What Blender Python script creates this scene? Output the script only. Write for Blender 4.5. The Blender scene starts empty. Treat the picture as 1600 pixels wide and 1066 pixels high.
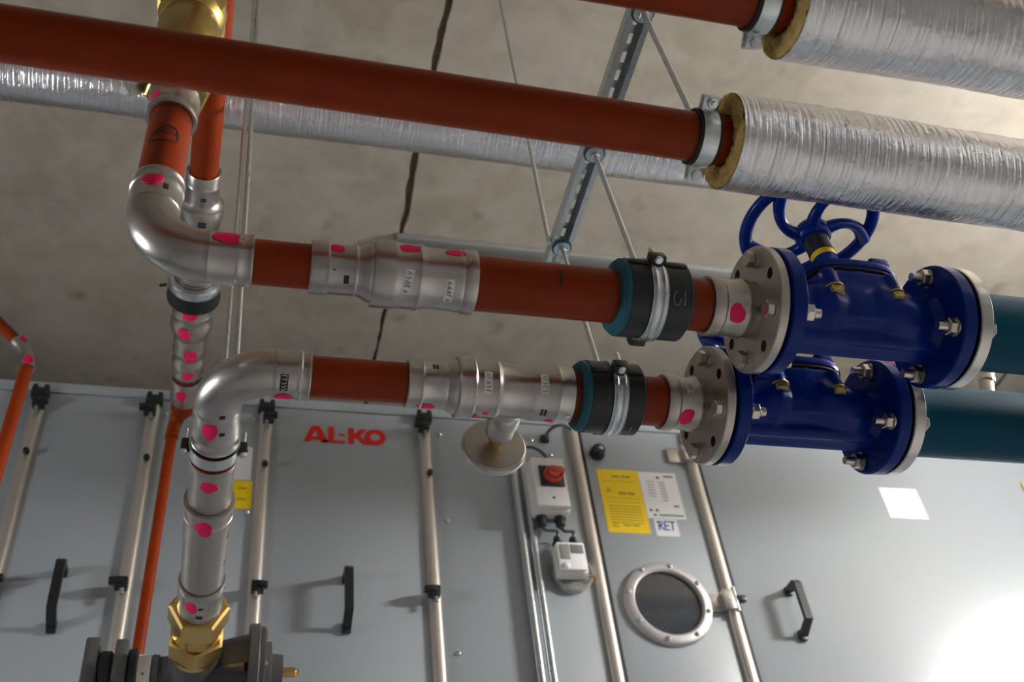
import bpy, bmesh, math, random
from mathutils import Vector, Matrix
random.seed(7)
S = bpy.context.scene
COL = S.collection
PI = math.pi
ZC = 1.5                       # eye height above the floor; the builders below measure z from the eye
# ------------------------------------------------------------------ camera, world, exposure
CR = Vector((0.96804419, -0.22687918, -0.10684703))     # camera right
CD = Vector((0.08193906, 0.68882671, -0.72028033))      # camera down
CF = Vector((0.2370157, 0.68850825, 0.68540496))        # camera forward
cd = bpy.data.cameras.new('camera'); cam = bpy.data.objects.new('camera', cd); COL.objects.link(cam)
mw = Matrix((( CR.x, -CD.x, -CF.x, 0), (CR.y, -CD.y, -CF.y, 0), (CR.z, -CD.z, -CF.z, ZC), (0, 0, 0, 1)))
cam.matrix_world = mw
cd.sensor_width = 36; cd.lens = 1657.6 / 1600 * 36; cd.clip_start = .05
cd.dof.use_dof = True; cd.dof.focus_distance = 1.62; cd.dof.aperture_fstop = 5.0
S.camera = cam
w = bpy.data.worlds.new('world'); S.world = w; w.use_nodes = True
w.node_tree.nodes['Background'].inputs[0].default_value = (.9, .95, 1, 1)
w.node_tree.nodes['Background'].inputs[1].default_value = .0
vs = S.view_settings; vs.view_transform = 'Standard'; vs.look = 'None'; vs.gamma = 1; vs.use_curve_mapping = False
vs.exposure = 0.0
LAMP_R, LAMP_L = 520.0, 66.0    # emission of the two luminaires' diffusers

# ------------------------------------------------------------------ materials
def nmat(name):
    m = bpy.data.materials.new(name); m.use_nodes = True
    nt = m.node_tree; return m, nt, nt.nodes['Principled BSDF']
def simple(name, col, rough=.5, metal=0., coat=0., var=.12, nscale=30., bump=0., bscale=200., spec=.5, rvar=0.):
    """base colour broken up by a little noise, optional fine relief"""
    m, nt, b = nmat(name); N = nt.nodes; L = nt.links
    tc = N.new('ShaderNodeTexCoord')
    nz = N.new('ShaderNodeTexNoise'); nz.inputs['Scale'].default_value = nscale; nz.inputs['Detail'].default_value = 5
    L.new(tc.outputs['Object'], nz.inputs['Vector'])
    mx = N.new('ShaderNodeMix'); mx.data_type = 'RGBA'
    mx.inputs[6].default_value = (*[c * (1 - var) for c in col], 1); mx.inputs[7].default_value = (*[min(1, c * (1 + var)) for c in col], 1)
    L.new(nz.outputs['Fac'], mx.inputs[0]); L.new(mx.outputs[2], b.inputs['Base Color'])
    b.inputs['Roughness'].default_value = rough; b.inputs['Metallic'].default_value = metal
    b.inputs['Coat Weight'].default_value = coat; b.inputs['Coat Roughness'].default_value = .1
    b.inputs['Specular IOR Level'].default_value = spec
    if rvar:
        mr = N.new('ShaderNodeMapRange'); mr.inputs[3].default_value = max(.03, rough - rvar); mr.inputs[4].default_value = rough + rvar
        L.new(nz.outputs['Fac'], mr.inputs[0]); L.new(mr.outputs[0], b.inputs['Roughness'])
    if bump:
        n2 = N.new('ShaderNodeTexNoise'); n2.inputs['Scale'].default_value = bscale; n2.inputs['Detail'].default_value = 4
        L.new(tc.outputs['Object'], n2.inputs['Vector'])
        bp = N.new('ShaderNodeBump'); bp.inputs['Strength'].default_value = bump; bp.inputs['Distance'].default_value = .002
        L.new(n2.outputs['Fac'], bp.inputs['Height']); L.new(bp.outputs[0], b.inputs['Normal'])
    return m
M = {}
M['brown'] = simple('brown primer paint', (.245, .029, .003), .36, 0, 0, .22, 14, .08, 300, rvar=.08, spec=.17)
M['steel'] = simple('galvanised press steel', (.55, .52, .495), .29, 1, 0, .10, 60, .015, 300, rvar=.04)
M['inox'] = simple('stainless steel', (.50, .46, .42), .34, 1, 0, .08, 80, .015, 400, rvar=.04)
M['machined'] = simple('machined steel rim', (.66, .63, .60), .26, 1, 0, .06, 120)
M['bolt'] = simple('bolt steel', (.62, .57, .50), .28, 1, 0, .1, 150)
M['zinc'] = simple('zinc plated steel', (.68, .73, .75), .3, 1, 0, .1, 120, rvar=.08)
M['brass'] = simple('brass', (.72, .49, .17), .3, 1, 0, .06, 30)
M['brassdull'] = simple('cast brass', (.52, .38, .13), .35, 1, 0, .2, 40, .1, 300)
M['blue'] = simple('blue valve enamel', (.0004, .020, .20), .22, 0, 0, .15, 40, .2, 130, spec=.2)
M['yzinc'] = simple('yellow passivated bolt', (.50, .40, .19), .34, 1, 0, .1, 80)
M['ringgrey'] = simple('pale grey metal ring', (.50, .48, .48), .42, .6, 0, .06, 60)
M['teal'] = simple('teal elastomer foam', (.0006, .066, .115), .5, 0, 0, .15, 25, .1, 500, spec=.12)
M['tealrub'] = simple('teal foam ring', (.006, .10, .14), .6, 0, 0, .1, 60, .1, 500)
M['black'] = simple('black plastic', (.012, .013, .016), .38, 0, 0, .2, 80)
M['rubber'] = simple('black rubber', (.010, .010, .011), .6, 0, 0, .2, 80, .1, 300)
M['yellow'] = simple('yellow plastic', (.85, .52, .01), .35)
M['pink'] = simple('pink marker paint', (1.0, .012, .125), .55, 0, 0, .12, 90, spec=.3)
M['sticker'] = simple('white sticker', (.86, .84, .83), .5, 0, 0, .05, 60)
M['ink'] = simple('black ink', (.02, .02, .022), .6)
M['blueink'] = simple('blue ink', (.02, .07, .42), .6)
M['greyink'] = simple('grey print', (.42, .41, .42), .6)
M['ylabel'] = simple('yellow label', (.90, .62, .0), .5, 0, 0, .05, 60)
M['yink'] = simple('ochre print', (.42, .29, .01), .6)
M['green'] = simple('green print', (.10, .36, .22), .6)
M['wlabel'] = simple('white label', (.80, .79, .79), .45, 0, 0, .04, 50)
M['red'] = simple('red lettering', (.62, .006, .004), .4)
M['redknob'] = simple('red rotary knob', (.48, .05, .025), .4)
M['panel'] = simple('grey painted sheet', (.315, .352, .385), .3, 0, 1.0, .04, 3, .05, 900, spec=.8)
M['panel'].node_tree.nodes['Principled BSDF'].inputs['Coat Roughness'].default_value = .34
M['alu'] = simple('aluminium profile', (.62, .57, .52), .38, .75, 0, .06, 60)
M['box'] = simple('light grey plastic', (.68, .66, .64), .4, 0, 0, .04, 60)
M['darkcast'] = simple('dark grey cast iron', (.10, .10, .10), .42, .3, 0, .2, 50, .2, 200)
M['dgrey'] = simple('dark grey plastic', (.085, .088, .09), .4)
M['grey'] = simple('grey plastic', (.22, .23, .24), .4)
M['cable'] = simple('grey cable', (.05, .055, .06), .45)
M['floor'] = simple('grey floor paint', (.40, .40, .405), .5, 0, 0, .1, 2)
M['wall'] = simple('grey wall paint', (.36, .355, .35), .8, 0, 0, .06, 2)
M['duct'] = simple('grey cable duct', (.26, .26, .25), .5)
M['joint'] = simple('joint mortar', (.16, .115, .07), .9, 0, 0, .5, 40)
def foil():
    m, nt, b = nmat('aluminium foil'); N = nt.nodes; L = nt.links
    tc = N.new('ShaderNodeTexCoord')
    mp = N.new('ShaderNodeMapping'); mp.inputs['Scale'].default_value = (210, 8, 8); L.new(tc.outputs['Object'], mp.inputs['Vector'])
    n1 = N.new('ShaderNodeTexNoise'); n1.inputs['Scale'].default_value = 1; n1.inputs['Detail'].default_value = 3; L.new(mp.outputs[0], n1.inputs['Vector'])
    n2 = N.new('ShaderNodeTexNoise'); n2.inputs['Scale'].default_value = 90; n2.inputs['Detail'].default_value = 6; n2.inputs['Distortion'].default_value = 1.2
    L.new(tc.outputs['Object'], n2.inputs['Vector'])
    n3 = N.new('ShaderNodeTexVoronoi'); n3.feature = 'DISTANCE_TO_EDGE'; n3.inputs['Scale'].default_value = 32; L.new(tc.outputs['Object'], n3.inputs['Vector'])
    a = N.new('ShaderNodeMath'); a.operation = 'MULTIPLY_ADD'; a.inputs[1].default_value = .30; L.new(n2.outputs['Fac'], a.inputs[0]); L.new(n1.outputs['Fac'], a.inputs[2])
    c = N.new('ShaderNodeMath'); c.operation = 'MULTIPLY_ADD'; c.inputs[1].default_value = .35; L.new(n3.outputs['Distance'], c.inputs[0]); L.new(a.outputs[0], c.inputs[2])
    bp = N.new('ShaderNodeBump'); bp.inputs['Strength'].default_value = .6; bp.inputs['Distance'].default_value = .006
    L.new(c.outputs[0], bp.inputs['Height']); L.new(bp.outputs[0], b.inputs['Normal'])
    b.inputs['Base Color'].default_value = (.80, .80, .82, 1); b.inputs['Metallic'].default_value = 1; b.inputs['Roughness'].default_value = .24
    return m
M['foil'] = foil()
def wool():
    m, nt, b = nmat('mineral wool'); N = nt.nodes; L = nt.links
    tc = N.new('ShaderNodeTexCoord'); n = N.new('ShaderNodeTexNoise'); n.inputs['Scale'].default_value = 140; n.inputs['Detail'].default_value = 8
    L.new(tc.outputs['Object'], n.inputs['Vector'])
    r = N.new('ShaderNodeValToRGB'); r.color_ramp.elements[0].color = (.36, .22, .04, 1); r.color_ramp.elements[1].color = (.80, .58, .22, 1)
    L.new(n.outputs['Fac'], r.inputs[0]); L.new(r.outputs[0], b.inputs['Base Color']); b.inputs['Roughness'].default_value = .95
    bp = N.new('ShaderNodeBump'); bp.inputs['Strength'].default_value = .8; bp.inputs['Distance'].default_value = .006
    L.new(n.outputs['Fac'], bp.inputs['Height']); L.new(bp.outputs[0], b.inputs['Normal'])
    return m
M['wool'] = wool()
def concrete():
    m, nt, b = nmat('cast concrete'); N = nt.nodes; L = nt.links
    tc = N.new('ShaderNodeTexCoord')
    n1 = N.new('ShaderNodeTexNoise'); n1.inputs['Scale'].default_value = 1.6; n1.inputs['Detail'].default_value = 6; n1.inputs['Roughness'].default_value = .62
    L.new(tc.outputs['Object'], n1.inputs['Vector'])
    n2 = N.new('ShaderNodeTexNoise'); n2.inputs['Scale'].default_value = 11; n2.inputs['Detail'].default_value = 8; n2.inputs['Distortion'].default_value = .6
    L.new(tc.outputs['Object'], n2.inputs['Vector'])
    r = N.new('ShaderNodeValToRGB'); e = r.color_ramp.elements
    e[0].position = .30; e[0].color = (.33, .285, .225, 1); e[1].position = .72; e[1].color = (.52, .475, .41, 1)
    mx = N.new('ShaderNodeMath'); mx.operation = 'MULTIPLY_ADD'; mx.inputs[1].default_value = .45
    L.new(n2.outputs['Fac'], mx.inputs[0])
    sc = N.new('ShaderNodeMath'); sc.operation = 'MULTIPLY'; sc.inputs[1].default_value = .55; L.new(n1.outputs['Fac'], sc.inputs[0]); L.new(sc.outputs[0], mx.inputs[2])
    L.new(mx.outputs[0], r.inputs[0])
    # pale board band across the slabs and a few dark pits
    v = N.new('ShaderNodeTexNoise'); v.inputs['Scale'].default_value = 7; v.inputs['Detail'].default_value = 2; L.new(tc.outputs['Object'], v.inputs['Vector'])
    rp = N.new('ShaderNodeValToRGB'); rp.color_ramp.elements[0].position = .24; rp.color_ramp.elements[0].color = (.55, .5, .45, 1); rp.color_ramp.elements[1].position = .34; rp.color_ramp.elements[1].color = (1, 1, 1, 1)
    L.new(v.outputs['Fac'], rp.inputs[0])
    mm = N.new('ShaderNodeMix'); mm.data_type = 'RGBA'; mm.blend_type = 'MULTIPLY'; mm.inputs[0].default_value = .6
    L.new(r.outputs[0], mm.inputs[6]); L.new(rp.outputs[0], mm.inputs[7]); L.new(mm.outputs[2], b.inputs['Base Color'])
    b.inputs['Roughness'].default_value = .85; b.inputs['Specular IOR Level'].default_value = .25
    bp = N.new('ShaderNodeBump'); bp.inputs['Strength'].default_value = .25; bp.inputs['Distance'].default_value = .004
    L.new(n2.outputs['Fac'], bp.inputs['Height']); L.new(bp.outputs[0], b.inputs['Normal'])
    return m
M['concrete'] = concrete()
def glass():
    m, nt, b = nmat('porthole glass')
    b.inputs['Base Color'].default_value = (.035, .04, .045, 1); b.inputs['Roughness'].default_value = .06; b.inputs['Specular IOR Level'].default_value = .7
    return m
M['glass'] = glass()
def clear():
    m, nt, b = nmat('clear plastic'); b.inputs['Base Color'].default_value = (.85, .86, .84, 1); b.inputs['Roughness'].default_value = .2
    b.inputs['Transmission Weight'].default_value = .75; b.inputs['IOR'].default_value = 1.25
    return m
M['clear'] = clear()
def emit(name, col, st):
    m, nt, b = nmat(name); b.inputs['Base Color'].default_value = (.8, .8, .8, 1)
    b.inputs['Emission Color'].default_value = (*col, 1); b.inputs['Emission Strength'].default_value = st
    return m
M['lampR'] = emit('lit diffuser warm', (1, .97, .93), LAMP_R)
M['lampL'] = emit('lit diffuser cool', (.93, .97, 1), LAMP_L)

# ------------------------------------------------------------------ mesh helpers
class MB:
    def __init__(s): s.v = []; s.f = []
    def add(s, vs, fs):
        o = len(s.v); s.v += [Vector(p) for p in vs]; s.f += [tuple(i + o for i in q) for q in fs]; return s
    def box(s, x0, x1, y0, y1, z0, z1):
        return s.add([(x0,y0,z0),(x1,y0,z0),(x1,y1,z0),(x0,y1,z0),(x0,y0,z1),(x1,y0,z1),(x1,y1,z1),(x0,y1,z1)],
                     [(0,3,2,1),(4,5,6,7),(0,1,5,4),(1,2,6,5),(2,3,7,6),(3,0,4,7)])
    def bbox(s, x0, x1, y0, y1, z0, z1, b=.002):
        """box with bevelled edges"""
        bm = bmesh.new(); t = MB().box(x0, x1, y0, y1, z0, z1)
        vv = [bm.verts.new(p) for p in t.v]
        for q in t.f: bm.faces.new([vv[i] for i in q])
        bmesh.ops.bevel(bm, geom=bm.edges[:], offset=b, segments=2, profile=.5, affect='EDGES')
        bm.verts.index_update(); s.add([p.co for p in bm.verts], [[p.index for p in q.verts] for q in bm.faces]); bm.free(); return s
    def xform(s, m): s.v = [m @ p for p in s.v]; return s
class Fr:
    def __init__(s, o, a, e0, e1): s.o, s.a, s.e0, s.e1 = Vector(o), Vector(a), Vector(e0), Vector(e1)
    def p(s, t, r, th): return s.o + s.a * t + (s.e0 * math.cos(th) + s.e1 * math.sin(th)) * r
def FX(y, z): return Fr((0, y, z), (1, 0, 0), (0, -1, 0), (0, 0, -1))
def FY(x, z): return Fr((x, 0, z), (0, 1, 0), (0, 0, -1), (1, 0, 0))
def FZ(x, y): return Fr((x, y, 0), (0, 0, 1), (0, -1, 0), (1, 0, 0))
def FD(p, d):
    d = Vector(d).normalized(); e = Vector((0, 0, 1)) if abs(d.z) < .9 else Vector((1, 0, 0))
    e0 = (e - d * e.dot(d)).normalized(); return Fr(p, d, e0, d.cross(e0))
def lathe(mb, fr, prof, seg=40, closed=False, th0=0., th1=2 * PI, dents=0):
    full = abs(th1 - th0 - 2 * PI) < 1e-6; n = seg if full else seg + 1
    vs = []; fs = []
    for (t, r) in prof:
        for k in range(n): vs.append(fr.p(t, max(r, 1e-5), th0 + (th1 - th0) * k / seg))
    P = len(prof); R = P if closed else P - 1
    for i in range(R):
        for k in range(seg if full else seg):
            a = i * n + k; b = i * n + (k + 1) % n; j = (i + 1) % P
            fs.append((a, b, j * n + (k + 1) % n, j * n + k))
    if not full and closed:
        fs.append(tuple(i * n for i in range(P))); fs.append(tuple(i * n + n - 1 for i in reversed(range(P))))
    return mb.add(vs, fs)
def solid(mb, fr, prof, seg=40):
    """closed solid of revolution: caps both ends to the axis"""
    return lathe(mb, fr, [(prof[0][0], 0)] + list(prof) + [(prof[-1][0], 0)], seg)
def tube(mb, pts, r, seg=12, cap=True):
    """round bar through points, radius r or list"""
    pts = [Vector(p) for p in pts]; n = len(pts); rr = r if isinstance(r, (list, tuple)) else [r] * n
    T = [(pts[min(i + 1, n - 1)] - pts[max(i - 1, 0)]) for i in range(n)]
    for i in range(n):
        if T[i].length < 1e-9: T[i] = T[i - 1].copy()
        T[i].normalize()
    e = Vector((0, 0, 1)) if abs(T[0].z) < .9 else Vector((1, 0, 0)); vs = []; fs = []
    u = (e - T[0] * e.dot(T[0])).normalized()
    for i in range(n):
        u = (u - T[i] * u.dot(T[i])).normalized(); v = T[i].cross(u)
        for k in range(seg): a = 2 * PI * k / seg; vs.append(pts[i] + (u * math.cos(a) + v * math.sin(a)) * rr[i])
    for i in range(n - 1):
        for k in range(seg): fs.append((i * seg + k, i * seg + (k + 1) % seg, (i + 1) * seg + (k + 1) % seg, (i + 1) * seg + k))
    if cap: fs.append(tuple(reversed(range(seg)))); fs.append(tuple((n - 1) * seg + k for k in range(seg)))
    return mb.add(vs, fs)
def hexp(mb, fr, t0, t1, R, ch=.12, rot=0.):
    """hexagon prism with chamfered corners"""
    vs = []; fs = []; c = (t1 - t0) * ch
    for (t, q) in ((t0, .90), (t0 + c, 1), (t1 - c, 1), (t1, .90)):
        for k in range(6): vs.append(fr.p(t, R * q, rot + k * PI / 3))
    for i in range(3):
        for k in range(6): fs.append((i*6+k, i*6+(k+1) % 6, (i+1)*6+(k+1) % 6, (i+1)*6+k))
    fs.append(tuple(reversed(range(6)))); fs.append(tuple(18 + k for k in range(6)))
    return mb.add(vs, fs)
def blob(mb, fr, t, th, r, hs, ht, seed=0, lift=.0006, seg=22, sq=2.0, rot=0.):
    """painted dab lying on a cylinder: half sizes hs along the axis, ht round it"""
    rd = random.Random(seed); ph = [rd.uniform(0, 6.28) for _ in range(4)]; vs = []; fs = []
    rings = ((0, lift), (.4, lift), (.75, lift), (.96, lift), (1., -.0003))
    for q, l in rings[1:]:
        for k in range(seg):
            a = 2 * PI * k / seg; w = 1 + .07 * math.sin(2 * a + ph[0]) + .06 * math.sin(3 * a + ph[1]) + .04 * math.sin(5 * a + ph[2])
            x = hs * q * w * math.cos(a); y = ht * q * w * math.sin(a)
            x, y = x * math.cos(rot) - y * math.sin(rot), x * math.sin(rot) + y * math.cos(rot)
            vs.append(fr.p(t + x, r + l, th + y / r))
    vs.append(fr.p(t, r + lift, th)); c = len(vs) - 1
    for k in range(seg): fs.append((c, k, (k + 1) % seg))
    for i in range(3):
        for k in range(seg): fs.append((i*seg+k, (i+1)*seg+k, (i+1)*seg+(k+1) % seg, i*seg+(k+1) % seg))
    return mb.add(vs, fs)
def patch(mb, fr, t, th, r, hs, ht, lift=.0005, n=8, skew=0.):
    """thin rectangular plate bent round a cylinder"""
    vs = []; fs = []
    for l in (lift, -.0003):
        for j in range(n + 1):
            q = -1 + 2 * j / n
            for sx in (-1, 1): vs.append(fr.p(t + sx * hs + skew * q * ht, r + l, th + q * ht / r))
    m = 2 * (n + 1)
    for j in range(n): fs.append((2*j, 2*j+1, 2*j+3, 2*j+2))
    for j in range(n): fs.append((2*j, 2*j+2, m+2*j+2, m+2*j)); fs.append((2*j+1, m+2*j+1, m+2*j+3, 2*j+3))
    fs.append((0, m, m+1, 1)); fs.append((2*n, 2*n+1, m+2*n+1, m+2*n))
    return mb.add(vs, fs)
def stroke(mb, fr, pts, r, wd, lift=.0007):
    """ink line on a cylinder: pts are (axial, round) in metres"""
    for (a, b) in zip(pts[:-1], pts[1:]):
        d = Vector((b[0]-a[0], b[1]-a[1])); L_ = d.length
        if L_ < 1e-6: continue
        nn = Vector((-d.y, d.x)) / L_ * wd / 2; vs = []; fs = []; n = max(1, int(L_ / .003))
        for i in range(n + 1):
            q = Vector(a) + d * i / n
            for sg in (-1, 1): p = q + nn * sg; vs.append(fr.p(p.x, r + lift, p.y / r))
        for i in range(n): fs.append((2*i, 2*i+1, 2*i+3, 2*i+2))
        mb.add(vs, fs)
    return mb

WORLD = {}
def tag(o, label=None, cat=None, group=None, kind=None):
    if label: o['label'] = label
    if cat: o['category'] = cat
    if group: o['group'] = group
    if kind: o['kind'] = kind
    return o
def thing(name, loc, label, cat, group=None):
    o = bpy.data.objects.new(name, None); COL.objects.link(o); o.empty_display_size = .05
    p = Vector(loc) + Vector((0, 0, ZC)); o.location = p; WORLD[o] = p
    return tag(o, label, cat, group)
def obj(name, mb, mat, parent=None, label=None, sharp=32, flat=False):
    vs = [p + Vector((0, 0, ZC)) for p in mb.v]
    if parent is not None: org = WORLD[parent]
    else:
        lo = Vector([min(p[i] for p in vs) for i in range(3)]); hi = Vector([max(p[i] for p in vs) for i in range(3)]); org = (lo + hi) / 2
    me = bpy.data.meshes.new(name); me.from_pydata([p - org for p in vs], [], mb.f)
    bm = bmesh.new(); bm.from_mesh(me); bmesh.ops.remove_doubles(bm, verts=bm.verts, dist=1e-6); bmesh.ops.recalc_face_normals(bm, faces=bm.faces); bm.to_mesh(me); bm.free()
    if not flat:
        me.polygons.foreach_set('use_smooth', [True] * len(me.polygons)); me.set_sharp_from_angle(angle=math.radians(sharp))
    me.materials.append(M[mat] if isinstance(mat, str) else mat)
    o = bpy.data.objects.new(name, me); COL.objects.link(o)
    if parent is not None:
        o.parent = parent; WORLD[o] = WORLD[parent].copy()
    else: o.location = org; WORLD[o] = org
    if label: o['label'] = label
    return o
def copy_tree(o, parent=None):
    c = o.copy(); COL.objects.link(c); c.parent = parent
    for ch in [x for x in bpy.data.objects if x.parent == o]: copy_tree(ch, c)
    return c
def mark(parent, fr, t, th, r, hs, ht, seed=0, rot=0.):
    return obj('paint_mark', blob(MB(), fr, t, math.radians(th), r, hs, ht, seed, rot=rot), 'pink', parent, 'fluorescent pink paint mark')
def sticker(parent, fr, t, th, r, hs, ht, skew=0., seed=0, dark=False):
    th = math.radians(th)
    s = obj('sticker', patch(MB(), fr, t, th, r, hs, ht, .0006, 8, skew), 'ink' if dark else 'sticker', parent)
    rd = random.Random(seed); mb = MB(); n = 5
    for i in range(n):
        q = (-.75 + 1.5 * i / (n - 1)) * ht; tt = t + skew * q
        k = rd.choice((0, 1, 2)); a = hs * .6
        base = th * r + q
        if k == 0: seqs = [[(tt - a, base - .0015), (tt + a, base + .0015)], [(tt - a, base + .0015), (tt + a * .2, base + .002)]]
        elif k == 1: seqs = [[(tt - a, base - .001), (tt + a, base - .001), (tt + a, base + .0015)]]
        else: seqs = [[(tt - a, base), (tt, base + .0016), (tt + a, base - .0012)]]
        for sq in seqs: stroke(mb, fr, sq, r, .0009, .0011)
    obj('printing', mb, 'sticker' if dark else 'ink', s)
    return s

# ------------------------------------------------------------------ the room
X0, X1, Y0, Y1, ZT, ZF = -3.4, 4.6, -2.8, 3.6, 2.5, -1.5
def struct(name, mb, mat, flat=True, label=None, cat=None):
    o = obj(name, mb, mat, flat=flat); return tag(o, label, cat, kind='structure')
struct('floor', MB().box(X0-.2, X1+.2, Y0-.2, Y1+.2, ZF-.1, ZF), 'floor', label='grey painted concrete floor of the plant room', cat='floor')
struct('wall_left', MB().box(X0-.2, X0, Y0-.2, Y1+.2, ZF, ZT+.2), 'wall', label='grey side wall beyond the left luminaire', cat='wall')
struct('wall_right', MB().box(X1, X1+.2, Y0-.2, Y1+.2, ZF, ZT+.2), 'wall', label='grey side wall beyond the right luminaire', cat='wall')
struct('wall_front', MB().box(X0, X1, Y0-.2, Y0, ZF, ZT+.2), 'wall', label='grey wall facing the air handling unit', cat='wall')
struct('wall_back', MB().box(X0, X1, Y1, Y1+.2, ZF, ZT+.2), 'wall', label='grey wall behind the air handling unit', cat='wall')
ceil = tag(obj('ceiling', MB().box(X0-.2, X1+.2, Y0-.2, Y1+.2, ZT+.014, ZT+.2), 'joint', flat=True), 'concrete slab ceiling with a dark ragged joint', 'ceiling', kind='structure')
seams = [X0 - .2, .413 - 2.4, .413, .413 + 2.4, X1 + .2]
rs = random.Random(3)
def edge(x, amp):
    n = 260; q = []
    d = 0.
    for i in range(n + 1):
        d = d * .7 + rs.uniform(-amp, amp); q.append((x + d, Y0 - .2 + (Y1 - Y0 + .4) * i / n))
    return q
for a, b in zip(seams[:-1], seams[1:]):
    l = edge(a + .0085, .0034); r = edge(b - .0085, .0034); n = len(l); vs = []; fs = []
    for (p, q) in zip(l, r): vs += [(p[0], p[1], ZT), (q[0], q[1], ZT), (p[0], p[1], ZT + .02), (q[0], q[1], ZT + .02)]
    for i in range(n - 1):
        k = 4 * i; fs += [(k, k+1, k+5, k+4), (k, k+4, k+6, k+2), (k+1, k+3, k+7, k+5)]
    obj('slab', MB().add(vs, fs), 'concrete', ceil, flat=True)
cb = MB().bbox(.40, 2.3, 2.083, 2.123, ZT - .022, ZT, .004)
tag(obj('cable_duct', cb, 'duct'), 'pale grey cable duct fixed to the concrete ceiling behind the upper pipe', 'cable duct')

def luminaire(x, y, z, L_, mat, label):
    t = thing('tube_luminaire', (x, y, z), label, 'luminaire', 'suspended tube luminaires')
    fr = FY(x, z); R_ = .06
    d = MB(); solid(d, fr, [(y - L_/2, R_), (y + L_/2, R_)], 24); obj('diffuser', d, mat, t)
    h = MB(); h.bbox(x - .065, x + .065, y - L_/2 - .03, y + L_/2 + .03, z + R_ + .001, z + R_ + .03, .006)
    for s in (-1, 1): h.bbox(x - .065, x + .065, y + s*(L_/2 + .015) - .014, y + s*(L_/2 + .015) + .014, z - R_ - .005, z + R_ + .005, .006)
    obj('housing', h, 'box', t)
    for s in (-1, 1): obj('suspension_rod', tube(MB(), [(x, y + s*L_*.35, z + R_ + .03), (x, y + s*L_*.35, ZT)], .004), 'zinc', t)
luminaire(3.24, .80, 2.00, .55, M['lampR'], 'long lit tube luminaire hanging outside the picture by the white wall label')
luminaire(-1.66, 1.40, 1.08, .45, M['lampL'], 'shorter lit tube luminaire hanging outside the picture by the thin brown pipe')

# ------------------------------------------------------------------ air handling unit
K = 1.15; D = 2.0 * K
ahu = thing('air_handling_unit', (.6, D + .5, ZF), 'grey sheet-metal air handling unit with pale rails and black handles', 'air handler')
TOP = 1.985
obj('casing', MB().bbox(-1.6, 3.4, D + .034, D + 1.0, ZF, TOP, .004), 'panel', ahu)
obj('base_frame', MB().bbox(-1.6, 3.4, D, D + .034, ZF, ZF + .10, .003), 'grey', ahu)
obj('top_rail', MB().bbox(-1.6, 3.4, D - .002, D + .034, 1.955, TOP + .003, .003), 'panel', ahu)
RX = [-.457 * K - .27, -.457 * K, -.209 * K, .047 * K, .427 * K, .812 * K, 1.124 * K]
edges = [-1.6] + RX + [3.4]
PZ0, PZ1 = ZF + .10, 1.952
doors = []
def handle(parent, x, z0, z1):
    mb = MB(); y = D - .058; hw = .0105
    # bent flat bar: foot, slanted lower leg, grip, upper leg, foot
    path = [(D, z0 - .002), (D - .010, z0 - .002), (y, z0 + .020), (y, z1 - .004), (y + .006, z1 + .003), (D - .004, z1 + .003), (D, z1 + .003)]
    th = .0065; vs = []; fs = []
    for i, (py, pz) in enumerate(path):
        a = path[max(0, i - 1)]; b = path[min(len(path) - 1, i + 1)]; d = Vector((b[0]-a[0], b[1]-a[1])).normalized(); n = Vector((-d.y, d.x)) * th
        for sx in (-1, 1):
            for sn in (-1, 1): vs.append((x + sx * hw, py + n.x * sn, pz + n.y * sn))
    for i in range(len(path) - 1):
        k = 4 * i; fs += [(k, k+1, k+5, k+4), (k+1, k+3, k+7, k+5), (k+3, k+2, k+6, k+7), (k+2, k, k+4, k+6)]
    fs += [(0, 2, 3, 1), (len(vs)-4, len(vs)-3, len(vs)-1, len(vs)-2)]
    mb.add(vs, fs)
    mb.bbox(x - .011, x + .011, D - .012, D, z0 - .016, z0 + .014, .003); mb.bbox(x - .011, x + .011, D - .012, D, z1 - .010, z1 + .014, .003)
    h = obj('handle', mb, 'black', parent, 'black angular pull handle')
    obj('handle_screw', solid(MB(), Fr((x, 0, z0 + .004), (0, 1, 0), (0, 0, -1), (1, 0, 0)), [(D - .026, .0025), (D - .018, .004)], 10), 'zinc', h)
for i in range(len(edges) - 1):
    p = obj('door_panel', MB().bbox(edges[i] + .004, edges[i + 1] - .004, D, D + .034, PZ0, PZ1, .003), 'panel', ahu)
    doors.append(p)
handle(doors[2], -.3305 * K, 1.093 * K + .012, 1.222 * K)
handle(doors[4], .237 * K, 1.103 * K + .012, 1.226 * K)
handle(doors[7], 1.281 * K, 1.103 * K + .012, 1.226 * K)
def latch(rail, x, z, side=1):
    mb = MB(); mb.bbox(x - .015, x + .015, D - .042, D - .015, z - .014, z + .012, .003)
    mb.bbox(x - .013 + side * .014, x + .013 + side * .010, D - .050, D - .030, z - .008, z + .006, .003)
    l = obj('latch', mb, 'black', rail, 'black door latch')
    obj('latch_pin', tube(MB(), [(x - side * .004, D - .03, z - .014), (x - side * .004, D - .03, z - .030)], .0045, 10), 'grey', l)
rails = []
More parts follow.
